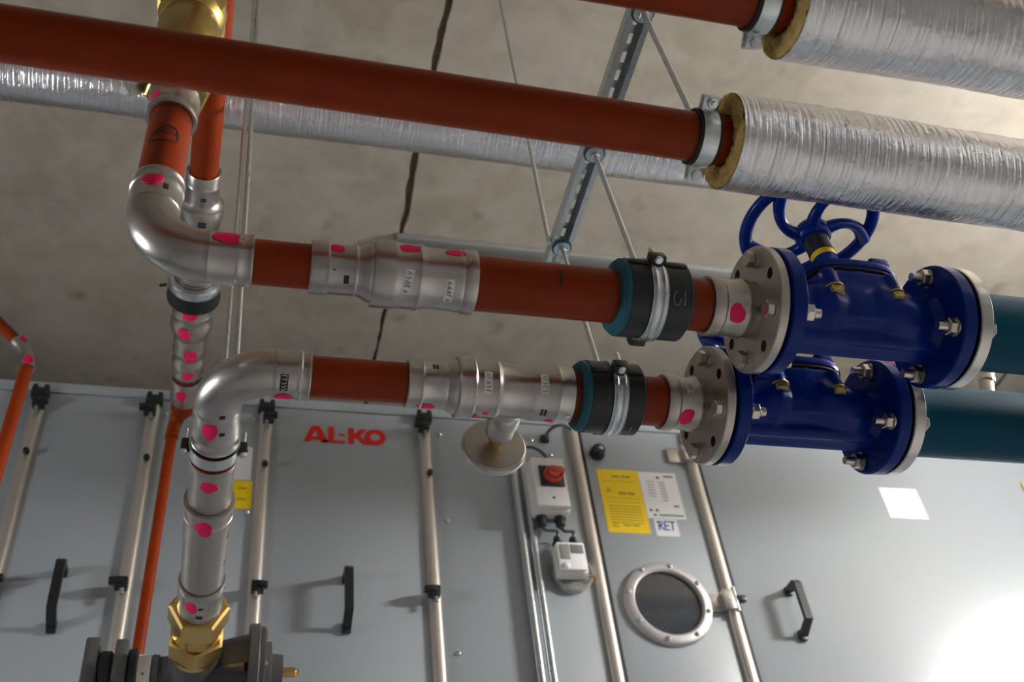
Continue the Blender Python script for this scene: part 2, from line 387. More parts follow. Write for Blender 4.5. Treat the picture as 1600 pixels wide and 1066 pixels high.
for i, x in enumerate(RX):
    hw = .0165; mb = MB(); vs = []; fs = []; prof = []
    for k in range(9):
        a = PI * k / 8; prof.append((-hw * math.cos(a), -.016 * math.sin(a) ** .6 if 0 < k < 8 else 0))
    for z in (PZ0, 1.950):
        for (px, py) in prof: vs.append((x + px, D + .001 + py, z))
    n = len(prof)
    for k in range(n - 1): fs.append((k, k + 1, n + k + 1, n + k))
    fs += [tuple(range(n)), tuple(range(2 * n - 1, n - 1, -1))]
    r = obj('rail', MB().add(vs, fs), 'alu', ahu, 'pale aluminium rail', sharp=50); rails.append(r)
    if i in (5, 6): obj('door_gasket', MB().box(x + hw, x + hw + .010, D - .003, D + .001, PZ0, 1.948), 'rubber', r, 'dark door seal', flat=True)
    if i in (1, 2, 3, 4):
        cap = MB().bbox(x - .022, x + .022, D - .026, D + .01, 1.925, 1.950, .003)
        for s in (-1, 1): cap.bbox(x + s * .014 - .006, x + s * .014 + .006, D - .026, D - .002, 1.945, 1.960, .002)
        obj('end_cap', cap, 'black', r)
        side = -1 if i in (2, 4) else 1
        for z in (1.646 * K, 1.191 * K): latch(r, x + side * .006, z, side)
        kn = MB(); solid(kn, FY(x + .004, 1.512 * K), [(D - .032, .006), (D - .028, .008), (D - .018, .008), (D - .014, .005)], 12)
        obj('rail_knob', kn, 'black', r)
def screw(parent, x, z, r=.0055):
    obj('screw', solid(MB(), FY(x, z), [(D - .006, r * .5), (D - .004, r), (D, r)], 12), 'zinc', parent)
for x, z, k in ((.466, 1.645, 5), (.468, 1.39, 5), (.470, 1.06, 5), (.02, 1.39, 3), (-.17, 1.4, 2), (.02, 1.655, 3), (.70, 1.645, 5), (.745, 1.60, 5), (-.18, 1.655, 3), (.755, 1.47, 5)):
    screw(doors[k], x * K, z * K)
# lettering
def poly_plate(polys, fx, y0, y1):
    mb = MB()
    for k_, pl in enumerate(polys):
        y0 -= .00004; n = len(pl); vs = [fx(p, y0) for p in pl] + [fx(p, y1) for p in pl]
        mb.add(vs, [tuple(range(n)), tuple(range(2*n-1, n-1, -1))] + [(i, (i+1) % n, n + (i+1) % n, n + i) for i in range(n)])
    return mb
def ell(cx, cy, a, b, a2, b2, n=28):
    o = []
    for k in range(n):
        t0 = 2*PI*k/n; t1 = 2*PI*(k+1)/n
        o.append([(cx+a*math.cos(t0), cy+b*math.sin(t0)), (cx+a*math.cos(t1), cy+b*math.sin(t1)), (cx+a2*math.cos(t1), cy+b2*math.sin(t1)), (cx+a2*math.cos(t0), cy+b2*math.sin(t0))])
    return o
LX, LZ, LW, LH = .136 * K, 1.600 * K, .197 * K, .048 * K
def lfx(p, y): return (LX + p[0] / 1305 * LW, y, LZ + p[1] * LH)
glyphs = {
 'letter_a': [[(0,0),(100,0),(205,.93),(225,1),(140,1),(120,.95)], [(150,1),(235,1),(265,.9),(390,0),(275,0)], [(90,.14),(300,.14),(280,.33),(130,.33)]],
 'letter_l': [[(385,0),(480,0),(480,1),(385,1)], [(300,0),(645,0),(645,.15),(300,.15)]],
 'hyphen': [[(550,.46),(645,.46),(645,.60),(550,.60)]],
 'letter_k': [[(700,0),(790,0),(790,1),(700,1)], [(785,.32),(860,.42),(1000,.97),(895,.97),(785,.62)], [(800,.50),(870,.56),(985,.17),(1080,.13),(1140,0),(960,0),(905,.08)]],
 'letter_o': ell(1130, .5, 172, .5, 80, .24)}
for nme, pl in glyphs.items(): obj(nme, poly_plate(pl, lfx, D - .0012, D + .0005), 'red', doors[4], 'red lettering', flat=True)
# labels stuck on the panels
def plate(name, parent, x0, x1, z0, z1, mat, y=.0010, label=None, sl=0.):
    x0, x1, z0, z1 = x0*K, x1*K, z0*K, z1*K
    return obj(name, MB().box(x0, x1, D - y, D, z0, z1), mat, parent, label, flat=True)
def lines(parent, rows, mat, y=.0013, name='print_line'):
    mb = MB()
    for (x0, x1, z0, h) in rows: mb.box(x0*K, x1*K, D - y, D - y + .0006, (z0 - h/2)*K, (z0 + h/2)*K)
    return obj(name, mb, mat, parent, flat=True)
def tri(parent, x, z, s, mat):
    mb = MB(); y = D - .0014
    for (a, b) in (((-s,0),(s,0)), ((s,0),(0,1.7*s)), ((0,1.7*s),(-s,0))):
        d = Vector((b[0]-a[0], b[1]-a[1])); n = Vector((-d.y, d.x)).normalized() * s * .16
        mb.add([((x+a[0])*K+n.x, y, (z+a[1])*K+n.y), ((x+b[0])*K+n.x, y, (z+b[1])*K+n.y), ((x+b[0])*K-n.x, y, (z+b[1])*K-n.y), ((x+a[0])*K-n.x, y, (z+a[1])*K-n.y)], [(0,1,2,3)])
    mb.box((x-s*.1)*K, (x+s*.1)*K, y, y+.0003, (z+s*.3)*K, (z+s*1.1)*K)
    obj('warning_triangle', mb, mat, parent, flat=True)
pd = doors[6]
yl = plate('warning_label', pd, .859, .967, 1.378, 1.566, 'ylabel', label='yellow warning label')
lines(yl, [(.895,.915,1.545,.006),(.919,.945,1.545,.006)], 'yink'); lines(yl, [(.905,.925,1.494,.008),(.929,.948,1.494,.008)], 'yink')
lines(yl, [(.868,.958,1.530-.0*i,.0012) for i in range(1)] + [(.868,.958,1.479,.0012),(.868,.958,1.468,.0012)], 'yink')
lines(yl, [(.872,.955,1.455-.008*i,.0022) for i in range(7)], 'yink'); lines(yl, [(.90,.92,1.40,.005),(.924,.942,1.40,.005)], 'yink')
tri(yl, .880, 1.497, .0075, 'yink'); tri(yl, .880, 1.395, .0075, 'yink')
wl = plate('rating_label', pd, .9685, 1.069, 1.424, 1.5645, 'wlabel', y=.0008, label='white rating label')
lines(wl, [(1.035,1.060,1.553,.004),(1.015,1.022,1.548,.007)], 'ink'); lines(wl, [(.985,1.005,1.535-.009*i,.003) for i in range(6)], 'greyink'); lines(wl, [(1.018,1.034,1.533-.009*i,.004) for i in range(7)], 'greyink')
lines(wl, [(1.044,1.058,1.462,.004),(.977,.984,1.448,.006),(.993,1.0,1.448,.006),(.985,.992,1.434,.005)], 'ink'); lines(wl, [(1.0,1.064,1.434,.0055)], 'green')
nt_ = plate('handwritten_note', pd, .981, 1.041, 1.373, 1.4215, 'wlabel', y=.0012, label='white note with blue handwriting')
def pen(parent, segs, x, z, h, wd, mat):
    mb = MB(); y = D - .0016
    for sg in segs:
        for (a, b) in zip(sg[:-1], sg[1:]):
            A = Vector(((x + a[0]*h)*K, (z + a[1]*h)*K)); B = Vector(((x + b[0]*h)*K, (z + b[1]*h)*K)); d = (B-A).normalized(); n = Vector((-d.y, d.x))*wd/2; A -= d*wd*.3; B += d*wd*.3
            mb.add([(A.x+n.x, y, A.y+n.y), (B.x+n.x, y, B.y+n.y), (B.x-n.x, y, B.y-n.y), (A.x-n.x, y, A.y-n.y)], [(0,1,2,3)])
    obj('handwriting', mb, mat, parent, flat=True)
pen(nt_, [[(.15,0),(.25,.95)], [(0,.9),(.45,1),(.6,.8),(.45,.55),(.15,.5)], [(.3,.5),(.65,0)],
          [(.85,1),(.8,0)], [(.85,1),(1.3,1)], [(.82,.5),(1.2,.5)], [(.8,0),(1.25,0)],
          [(1.35,1),(2.0,1)], [(1.7,1),(1.62,0)]], .987, 1.391, .024, .0042, 'blueink')
sl_ = plate('blank_label', doors[7], 1.651, 1.765, 1.460, 1.557, 'wlabel', label='blank white label')
lines(sl_, [(1.716,1.722,1.518,.006)], 'greyink')
pd3 = doors[3]
l3 = plate('small_white_label', pd3, -.055, .022, 1.478, 1.572, 'wlabel', label='small white label'); lines(l3, [(-.0,.012,1.562,.006)], 'ink')
l4 = plate('small_yellow_label', pd3, -.060, .0275, 1.400, 1.4755, 'ylabel', label='small yellow label'); lines(l4, [(-.004,.014,1.455,.005),(-.004,.014,1.425,.005)], 'yink')
pl = plate('type_plate', doors[7], 2.118, 2.30, 1.50, 1.60, 'yink', y=.004, label='brown plate'); lines(pl, [(2.118,2.120,1.55,.100)], 'ylabel', y=.0045)
# porthole
fr = FY(.966 * K, 1.188 * K); rr = .107 * K
ph = obj('porthole_ring', lathe(MB(), fr, [(D - .002, rr), (D - .013, rr - .004), (D - .016, rr - .010), (D - .016, rr * .80), (D - .012, rr * .755), (D - .001, rr * .755)], 64, closed=True), 'ringgrey', pd, 'round porthole with a pale metal ring')
obj('porthole_glass', solid(MB(), fr, [(D - .004, rr * .753), (D - .001, rr * .753)], 48), 'glass', ph)
for k in range(8):
    a = 2 * PI * (k + .3) / 8; cx, cz = .966*K + rr*.89*math.sin(a), 1.188*K + rr*.89*math.cos(a)
    obj('rivet', solid(MB(), FY(cx, cz), [(D - .021, .003), (D - .019, .006), (D - .0155, .0065)], 12), 'zinc', ph)
# hinges on the rail beside the porthole and top hinge
for (zc) in (1.192, 1.619):
    mb = MB(); x = 1.124 * K
    mb.bbox(x - .075, x - .016, D - .010, D, zc*K - .026, zc*K + .026, .002); mb.bbox(x - .030, x + .006, D - .030, D - .006, zc*K - .028, zc*K + .028, .002)
    h = obj('hinge', mb, 'machined', rails[6], 'bright metal hinge')
    obj('hinge_pin', tube(MB(), [(x + .004, D - .026, zc*K - .036), (x + .004, D - .026, zc*K + .036)], .006, 12), 'zinc', h)
    if zc < 1.5: obj('hinge_knob', MB().bbox(x + .006, x + .034, D - .034, D - .014, zc*K - .006, zc*K + .010, .003), 'black', h)
kb = MB(); solid(kb, FY(.868*K, 1.612*K), [(D - .034, .014), (D - .028, .019), (D - .006, .021), (D, .023)], 20); kb.bbox(.868*K - .019, .868*K + .019, D - .02, D, 1.612*K - .016, 1.612*K + .016, .004)
kb = obj('panel_lock', kb, 'black', pd, 'black panel lock'); obj('lock_screw', solid(MB(), FY(.868*K + .003, 1.612*K), [(D - .037, .004), (D - .033, .008)], 14), 'zinc', kb)

# switch box with rotary isolator
sx, sz0, sz1 = .704 * K, 1.385 * K, 1.532 * K; yb = D - .095
sw = thing('isolator_switch', (sx, D - .05, sz0), 'pale isolator switch box with a red rotary knob on black plate', 'switch')
obj('body', MB().bbox(sx - .052, sx + .052, yb + .018, D - .033, sz0, sz1, .010), 'box', sw); obj('bracket', MB().bbox(sx - .018, sx + .050, D - .034, D - .0005, sz0 + .02, sz1 - .02, .002), 'grey', sw)
obj('cover', MB().bbox(sx - .047, sx + .047, yb, yb + .020, sz0 + .004, sz1 - .004, .006), 'box', sw)
kz = sz1 - .070; kx = sx + .004
obj('switch_plate', MB().bbox(kx - .034, kx + .034, yb - .006, yb + .001, kz - .034, kz + .034, .003), 'black', sw)
kn = MB(); frk = FY(kx + .002, kz)
lathe(kn, frk, [(yb - .006, .026), (yb - .018, .025), (yb - .018, .019), (yb - .008, .018)], 28); solid(kn, frk, [(yb - .030, .014), (yb - .027, .016), (yb - .006, .017)], 28)
kn.bbox(kx - .006, kx + .030, yb - .034, yb - .010, kz - .006, kz + .008, .003)
obj('rotary_knob', kn, 'redknob', sw)
obj('cover_screw', solid(MB(), FY(sx + .002, sz0 + .030), [(yb - .002, .002), (yb, .004)], 10), 'ink', sw)
for dx in (-.026, .026):
    g = MB(); f_ = Fr((sx + dx, D - .045, 0), (0, 0, 1), (0, -1, 0), (1, 0, 0)); hexp(g, f_, sz0 - .012, sz0, .017); solid(g, f_, [(sz0 - .030, .009), (sz0 - .026, .013), (sz0 - .012, .014)], 16)
    obj('cable_gland', g, 'black', sw)
# differential pressure transmitter below the switch
tx, tz = .742 * K - .006, 1.270 * K
tr = thing('pressure_transmitter', (tx, D - .04, tz - .05), 'clear-lidded pressure transmitter with small display below the isolator', 'transmitter')
bd = MB(); lathe(bd, FY(tx + .012, tz - .016), [(D - .001, .056), (D - .018, .056), (D - .022, .050), (D - .001, .048)], 36, closed=True); solid(bd, FY(tx + .012, tz - .016), [(D - .018, .050), (D - .002, .050)], 36); obj('back_flange', bd, 'clear', tr)
obj('body', MB().bbox(tx - .043, tx + .040, D - .060, D - .020, tz - .045, tz + .045, .009), 'box', tr)
obj('lid', MB().bbox(tx - .040, tx + .036, D - .068, D - .060, tz - .040, tz + .042, .003), 'sticker', tr)
dp = obj('display', MB().bbox(tx - .004, tx + .030, D - .070, D - .067, tz + .008, tz + .034, .001), 'grey', tr); lb = obj('circuit_board', MB().bbox(tx - .034, tx - .008, D - .070, D - .067, tz - .010, tz + .034, .001), 'duct', tr)
obj('status_lamp', solid(MB(), FY(tx - .022, tz - .030), [(D - .076, .005), (D - .072, .009), (D - .062, .010)], 16), 'sticker', tr)
nz = MB(); solid(nz, FD((tx + .048, D - .03, tz - .035), (1, -.2, -.4)), [(0, .005), (.022, .004)], 12); obj('hose_nipple', nz, 'brass', tr)
for dx in (-.028, .016):
    g = MB(); f_ = Fr((tx + dx, D - .042, 0), (0, 0, 1), (0, -1, 0), (1, 0, 0)); hexp(g, f_, tz + .044, tz + .058, .015); solid(g, f_, [(tz + .056, .012), (tz + .072, .008)], 14); obj('cable_gland', g, 'black', tr)
def bez(a, b, c, d, n=18):
    a, b, c, d = map(Vector, (a, b, c, d)); return [a*(1-t)**3 + b*3*t*(1-t)**2 + c*3*t*t*(1-t) + d*t**3 for t in [i/n for i in range(n+1)]]
for i, dx in enumerate((-.026, .026)):
    x0 = sx + dx; x1 = tx + (-.028, .016)[i]
    c = obj('cable', tube(MB(), bez((x0, D - .045, sz0 - .028), (x0 + .004, D - .045, sz0 - .060), (x1 + .024, D - .042, tz + .115), (x1, D - .042, tz + .070)), .0042, 8), 'cable')
    tag(c, ('left' if i == 0 else 'right') + ' short grey cable between isolator switch and pressure transmitter', 'cable', 'cables below the isolator')
c = obj('cable', tube(MB(), bez((sx + .02, D - .05, sz1), (sx + .02, D - .05, sz1 + .07), (sx - .05, D - .03, sz1 + .11), (sx - .075, D - .012, sz1 + .045)), .0045, 8), 'cable')
tag(c, 'grey cable looping from the top of the isolator to the conduits', 'cable')
c = obj('cable', tube(MB(), bez((.735*K, D - .012, 1.648*K), (.735*K, D - .05, 1.655*K), (.765*K, D - .07, 1.665*K), (.80*K, D - .03, 1.668*K)), .005, 8), 'cable')
tag(c, 'short grey cable leaving the panel above the isolator near the lower clamp', 'cable')
obj('grommet', MB().bbox(.735*K - .012, .735*K + .012, D - .012, D + .0, 1.648*K - .012, 1.648*K + .012, .003), 'black', doors[5])
for i, x in enumerate((.638, .664)):
    c = obj('conduit', tube(MB(), [(x*K, D - .020, PZ0 + .1), (x*K, D - .020, 1.50*K)] + bez((x*K, D-.020, 1.52*K), (x*K, D-.020, 1.56*K), (x*K, D-.012, 1.585*K), (x*K, D - .001, 1.59*K), 8), .0105, 14), 'zinc')
    tag(c, ('bright vertical conduit nearest the isolator switch' if i else 'bright vertical conduit farther from the isolator switch'), 'conduit', 'twin conduits on the unit')
# ------------------------------------------------------------------ pipework helpers
UPy, UPz = .945, 1.045; LOy, LOz = 1.14, 1.03
UP, LOW = FX(UPy, UPz), FX(LOy, LOz)
def pipe(name, fr, t0, t1, r, mat, label, seg=40, cat='pipe', group=None):
    o = obj(name, solid(MB(), fr, [(t0, r), (t1, r)], seg), mat); return tag(o, label, cat, group)
def ringprof(outer, bore):
    """outer list of (t,r) -> closed tube profile with the bore inside"""
    return list(outer) + [(outer[-1][0], bore), (outer[0][0], bore)]
def sweep(mb, path, e0, seg=44):
    """path: (pos, tangent, radius); e0 constant normal to the plane of the bend"""
    e0 = Vector(e0); vs = []; fs = []
    for (p, t, r) in path:
        p = Vector(p); t = Vector(t).normalized(); e1 = t.cross(e0)
        for k in range(seg): a = 2*PI*k/seg; vs.append(p + (e0*math.cos(a) + e1*math.sin(a))*r)
    for i in range(len(path)-1):
        for k in range(seg): fs.append((i*seg+k, i*seg+(k+1) % seg, (i+1)*seg+(k+1) % seg, (i+1)*seg+k))
    return mb.add(vs, fs)
def elbow_path(c, d0, d1, R, l0, l1, rb, rs, bore):
    """c = crossing of the two axes; d0 towards first end, d1 towards second end"""
    c = Vector(c); d0 = Vector(d0); d1 = Vector(d1); P = []
    a0 = c + d0*R; a1 = c + d1*R
    def sleeve(a, d, l, inward):
        # offsets measured from bend seam outwards
        s = [(.000, rb), (.0012, rb+.0006), (.0025, rs-.0006), (l*.62, rs-.0006), (l*.66, rs+.0012), (l*.72, rs+.0012), (l*.76, rs-.0002), (l-.004, rs-.0002), (l-.002, rs+.0010), (l, rs+.0006), (l, bore), (l-.03, bore)]
        return [(a + d*o, r) for o, r in s]
    for p, r in reversed(sleeve(a0, d0, l0, 0)): P.append((p, -d0, r))
    n = 26; o = c + d0*R + d1*R
    for i in range(1, n):
        t = PI/2*i/n
        p = o - d1*R*math.cos(t) - d0*R*math.sin(t); tg = -d0*math.cos(t) + d1*math.sin(t)
        P.append((p, tg, rb))
    for p, r in sleeve(a1, d1, l1, 0): P.append((p, d1, r))
    return P
# ------------------------------------------------------------------ long brown pipe across the top, with clamp and foil insulation
BA = Vector((.522, .702, 1.094)); BB = Vector((-.295, .6955, 1.1005)); Bd = (BA - BB).normalized()
e1 = Vector((0, 0, -1)); e1 = (e1 - Bd*e1.dot(Bd)).normalized(); BIG = Fr(BA - Bd*.522, Bd, e1.cross(Bd) * -1, e1)
if BIG.e0.y > 0: BIG.e0 = -BIG.e0
pipe('brown_pipe', BIG, -1.3, 2.0, .0317, 'brown', 'long brown pipe crossing the picture below the foil-wrapped pipe')
T2 = FX(.512, 1.10)
pipe('brown_pipe', T2, -.6, 2.0, .0317, 'brown', 'brown pipe at the upper edge entering the highest foil insulation')
def foil_sleeve(name, fr, t0, t1, r, bore, label, seed):
    t = thing(name, fr.p(t0, 0, 0), label, 'insulation', 'foil pipe insulation')
    rd = random.Random(seed); mb = MB(); n = 150; seg = 64; vs = []; fs = []
    ph = [rd.uniform(0, 6.28) for _ in range(8)]
    for i in range(n + 1):
        tt = t0 + (t1 - t0)*i/n
        for k in range(seg):
            a = 2*PI*k/seg
            wr = .0007*math.sin(3*a + 9*tt + ph[0]) + .0006*math.sin(7*a - 23*tt + ph[1]) + .0005*rd.uniform(-1, 1)
            if -.9 < (a if a < PI else a - 2*PI) < -.35: wr += .0011*rd.uniform(-1, 1)
            vs.append(fr.p(tt, r + wr*min(1, (tt - t0)/.05), a))
    for i in range(n):
        for k in range(seg): fs.append((i*seg+k, i*seg+(k+1) % seg, (i+1)*seg+(k+1) % seg, (i+1)*seg+k))
    obj('foil_jacket', mb.add(vs, fs), 'foil', t, sharp=80)
    wb = MB(); vs = []; fs = []; rings = 6
    for j in range(rings + 1):
        rr_ = bore + (r - .0008 - bore)*j/rings
        for k in range(seg): vs.append(fr.p(t0 - .004 + rd.uniform(-.0022, .0022) + (.003 if j in (0, rings) else 0), rr_ + (rd.uniform(-.0008, .0008) if j < rings else 0), 2*PI*k/seg))
    for j in range(rings):
        for k in range(seg): fs.append((j*seg+k, j*seg+(k+1) % seg, (j+1)*seg+(k+1) % seg, (j+1)*seg+k))
    wb.add(vs, fs); lathe(wb, fr, [(t0 - .001, bore), (t0 + .06, bore)], seg); lathe(wb, fr, [(t0 - .001, r - .0010), (t0 + .004, r - .0040), (t0 + .02, r - .0060)], seg)
    obj('mineral_wool', wb, 'wool', t, 'yellow mineral wool end')
    return t
foil_sleeve('foil_insulation', BIG, .567, 1.9, .0620, .0335, 'foil-wrapped pipe insulation above the blue handwheel with yellow wool end', 11)
foil_sleeve('foil_insulation', T2, .572, 1.9, .0620, .0335, 'foil-wrapped pipe insulation in the upper corner of the picture', 12)
def band_clamp(fr, t, r, label, rodtop, ear_th=(-20, 146)):
    c = thing('pipe_clamp', fr.p(t, 0, 0), label, 'pipe clamp', 'zinc clamps on the brown pipes')
    obj('rubber_liner', lathe(MB(), fr, [(t - .0145, r + .0004), (t - .0145, r + .0042), (t + .0145, r + .0042), (t + .0145, r + .0004)], 44, closed=True), 'rubber', c)
    b = MB(); lathe(b, fr, [(t - .0105, r + .0043), (t - .0105, r + .0062), (t - .004, r + .0068), (t + .004, r + .0068), (t + .0105, r + .0062), (t + .0105, r + .0043)], 44, closed=True)
    obj('band', b, 'zinc', c)
    for th in ear_th:
        th = math.radians(th); rad = fr.p(0, 1, th) - fr.o; tg = fr.p(0, 1, th + PI/2) - fr.o; m = Matrix((fr.a, tg, rad)).transposed().to_4x4(); m.translation = fr.p(t, r + .006, th)
        e = MB(); e.bbox(-.0115, .0115, -.0065, -.0025, -.001, .017, .0012); e.bbox(-.0115, .0115, .0025, .0065, -.001, .017, .0012); e.xform(m); er = obj('clamp_ear', e, 'zinc', c)
        fb = Fr(m @ Vector((0, 0, .010)), tg, fr.a, rad); q = MB(); hexp(q, fb, -.0115, -.0066, .0075); hexp(q, fb, .0066, .0125, .0075); solid(q, fb, [(-.0125, .0035), (.0175, .0035)], 10); obj('clamp_bolt', q, 'zinc', er)
    if rodtop:
        p = fr.p(t, 0, 0); fz = FZ(p.x, p.y); q = MB(); hexp(q, fz, p.z + r + .006, p.z + r + .022, .011); obj('rod_nut', q, 'zinc', c)
    return c
SX, SZ = .535, 1.450
bc = band_clamp(BIG, SX, .0317, 'zinc clamp with black rubber holding the long brown pipe', True)
band_clamp(T2, SX + .004, .0317, 'zinc clamp on the brown pipe cut by the upper picture edge', True)

# ------------------------------------------------------------------ strut channel and rods
st = thing('strut_channel', (SX, .7, SZ), 'slotted zinc strut channel running between the pipe hangers', 'strut')
mb = MB(); hw = .0185; y0, y1 = .12, 1.255; th = .002; hh = .021
for s in (-1, 1):
    mb.box(SX + s*hw - th/2, SX + s*hw + th/2, y0, y1, SZ, SZ + hh)                       # side wall
    mb.box(SX + s*(hw - .0045) - .0045, SX + s*(hw - .0045) + .0045, y0, y1, SZ - th, SZ)  # folded lip
    mb.box(SX + s*.0122 - .0068, SX + s*.0122 + .0068, y0, y1, SZ + hh - th, SZ + hh)      # back strip beside the slots
obj('channel', mb, 'zinc', st, flat=True)
wm = MB(); yy = y0
while yy < y1: wm.box(SX - .006, SX + .006, yy, min(yy + .014, y1), SZ + hh - th, SZ + hh - .0002); yy += .0335
obj('slot_web', wm, 'zinc', st, flat=True)
NY = (.722, .987, 1.20, .50)
rl = ['threaded rod from the strut down to the long brown pipe', 'threaded rod from the strut down to the upper black clamp', 'threaded rod from the strut down to the lower black clamp', 'threaded rod above the brown pipe at the upper picture edge']
rb = [1.094 + .0317 + .02, UPz + .06, LOz + .06, 1.10 + .05]
ry = [.702, UPy + .004, LOy + .012, .512]
for i in range(4):
    t = thing('hanger_rod', (SX, NY[i], rb[i]), rl[i], 'rod', 'hanger rods on the strut')
    q = MB(); tube(q, [(SX, ry[i], rb[i]), (SX, NY[i], SZ - .002), (SX, NY[i], SZ + .012)], .0042, 12); obj('rod', q, 'zinc', t)
    fz = FZ(SX, NY[i]); obj('rubber_washer', solid(MB(), fz, [(SZ - .0055, .0185), (SZ - .0022, .0185)], 24), 'tealrub', t)
    obj('washer', solid(MB(), fz, [(SZ - .0085, .0155), (SZ - .0055, .0155)], 24), 'zinc', t); obj('nut', hexp(MB(), fz, SZ - .0165, SZ - .0085, .0085), 'zinc', t)
def crod(x0, y0_, z0, x1, y1_, z1, label):
    return tag(obj('ceiling_rod', tube(MB(), [(x0, y0_, z0), (x1, y1_, z1)], .0042, 12), 'zinc'), label, 'rod', 'rods hung from the ceiling')
crod(.512, 1.200, SZ + .005, .512, 1.205, ZT, 'long thin ceiling rod meeting the far end of the strut')
crod(-.0355, 1.19, 1.066, -.061, 1.19, ZT, 'thin ceiling rod behind the steel elbows, the one nearer the pink-marked fittings')
crod(-.0195, 1.19, 1.066, -.056, 1.19, ZT, 'thin ceiling rod behind the steel elbows, the one farther from the pink-marked fittings')
# foil pipe behind, under the ceiling
fbk = FX(1.283, 1.92)
t = foil_sleeve('foil_insulation', fbk, -1.3, 2.6, .0700, .03, 'foil-wrapped pipe high behind the long brown pipe', 21)
pipe('core_pipe', fbk, -1.4, 2.7, .028, 'brown', 'brown pipe inside the foil wrap behind the hangers')

# ------------------------------------------------------------------ upper pipe run
RXx = -.139
el = thing('press_elbow', (RXx, UPy, UPz), 'upper steel press elbow turning up to the brown riser', 'elbow')
obj('elbow_body', sweep(MB(), elbow_path((RXx, UPy, UPz), (1, 0, 0), (0, 0, 1), .076, .056, .058, .0335, .0342, .0308), (0, -1, 0)), 'steel', el)
RZ = FZ(RXx, UPy)
mark(el, RZ, 1.150, -7, .0342, .0105, .0155, 1); mark(el, UP, -.040, -6, .0345, .020, .011, 2)
def blackmark(parent, fr, t, th, r, hs, ht, n=2):
    mb = MB(); th = math.radians(th)
    for i in range(n): patch(mb, fr, t + (i - (n-1)/2)*hs*2.4/n, th, r, hs*.8/n, ht, .0005, 4)
    return obj('stamp', mb, 'ink', parent, 'small black stamp')
blackmark(el, RZ, 1.141, 24, .0342, .004, .0035)
pipe('brown_pipe', RZ, 1.142, 1.385, .0300, 'brown', 'brown riser with printed emblem above the upper elbow')
o = bpy.data.objects['brown_pipe.002'] if 'brown_pipe.002' in bpy.data.objects else None
lg = MB(); c0 = (1.2575, math.radians(-3)*.03); s_ = .0200
def lp(pts): return [(c0[0] + y*s_*.95, c0[1] + x*s_) for x, y in pts]
stroke(lg, RZ, lp([(-1,-.95),(-.95,-.35),(-.6,.3),(-.1,.85),(.35,.95),(.8,.65),(1.,.1),(.98,-.5),(.8,-.85),(-1,-.95)]), .030, .0020)
stroke(lg, RZ, lp([(-.95,-.3),(-.55,.15),(-.35,-.05),(.0,.45),(.3,.6),(.55,.3),(.45,.0),(.8,.2),(.9,-.1)]), .030, .0018)
stroke(lg, RZ, lp([(-.35,.5),(0,.1),(.25,-.05),(.45,0)]), .030, .0016)
lgo = obj('printed_emblem', lg, 'ink', WORLD and [k for k in WORLD if k.get('label', '').startswith('brown riser')][0], flat=True); lgo['label'] = 'black line emblem'
# riser coupling and brass valve above
rc = thing('press_coupling', (RXx, UPy, 1.33), 'steel press coupling on the riser just below the long brown pipe', 'coupling')
obj('coupling_body', lathe(MB(), RZ, ringprof([(1.327, .0352), (1.330, .0366), (1.342, .0366), (1.346, .0345), (1.372, .0345), (1.376, .0358), (1.382, .0358), (1.386, .0345), (1.394, .0345)], .0308), 44, closed=True), 'steel', rc)
mark(rc, RZ, 1.352, -48, .0345, .012, .010, 5)
bv = thing('brass_valve', (RXx, UPy, 1.47), 'brass valve body on the riser above the long brown pipe', 'valve')
q = MB(); hexp(q, RZ, 1.395, 1.425, .049, rot=.35); lathe(q, RZ, [(1.42, .0300), (1.42, .040), (1.50, .0385), (1.512, .0435), (1.530, .047), (1.575, .0485), (1.592, .0440), (1.600, .0440), (1.612, .052), (1.640, .055), (1.66, .050), (1.665, .0305)], 44)
obj('valve_body', q, 'brassdull', bv)
q = MB(); hexp(q, RZ, 1.614, 1.648, .061); obj('union_nut', q, 'brass', bv)
q = MB(); f_ = FD((RXx, UPy, 1.432), (-1, 0, 0)); solid(q, f_, [(.03, .016), (.046, .014), (.052, .010), (.062, .009)], 16); obj('lever_hub', q, 'brassdull', bv)
q = MB(); q.add([(x_, y_, z_) for y_ in (UPy - .016, UPy + .012) for (x_, z_) in ((-.232, 1.462), (-.203, 1.392), (-.186, 1.408), (-.196, 1.462))], [(0,1,2,3),(7,6,5,4),(0,4,5,1),(1,5,6,2),(2,6,7,3),(3,7,4,0)]); obj('lever', q, 'inox', bv)
# horizontal pipe and reducer
pipe('brown_pipe', UP, -.030, .090, .0300, 'brown', 'short brown pipe between the upper elbow and the stepped reducer')
rd_ = thing('press_reducer', (.17, UPy, UPz), 'upper steel press reducer with three pink marks and two white stickers', 'reducer')
obj('reducer_body', lathe(MB(), UP, [(.100, .0308), (.0645, .0308), (.0645, .0345), (.067, .0358), (.084, .0352), (.0865, .0362), (.0885, .0338), (.120, .0335), (.1225, .0350), (.1255, .0335), (.131, .0342), (.137, .0390), (.1425, .0402), (.1440, .0402),
  (.1442, .0400), (.1445, .0448), (.1475, .0462), (.171, .0458), (.1745, .0458), (.1775, .0440), (.2010, .0438), (.2055, .0452), (.2100, .0438), (.2150, .0418), (.2300, .0412), (.2340, .0412), (.2420, .0416), (.2560, .0418), (.2600, .0428), (.2640, .0418), (.2680, .0440), (.2790, .0446), (.2820, .0440), (.2820, .0385), (.24, .0385)], 52), 'steel', rd_)
mark(rd_, UP, .0955, -8, .0338, .0125, .0085, 6); mark(rd_, UP, .190, -10, .0440, .0145, .0095, 7); mark(rd_, UP, .253, -16, .0420, .0140, .0095, 8)
sticker(rd_, UP, .1885, 57, .0439, .0058, .0165, -.12, 1); sticker(rd_, UP, .2440, 68, .0417, .0055, .0160, .0, 2)
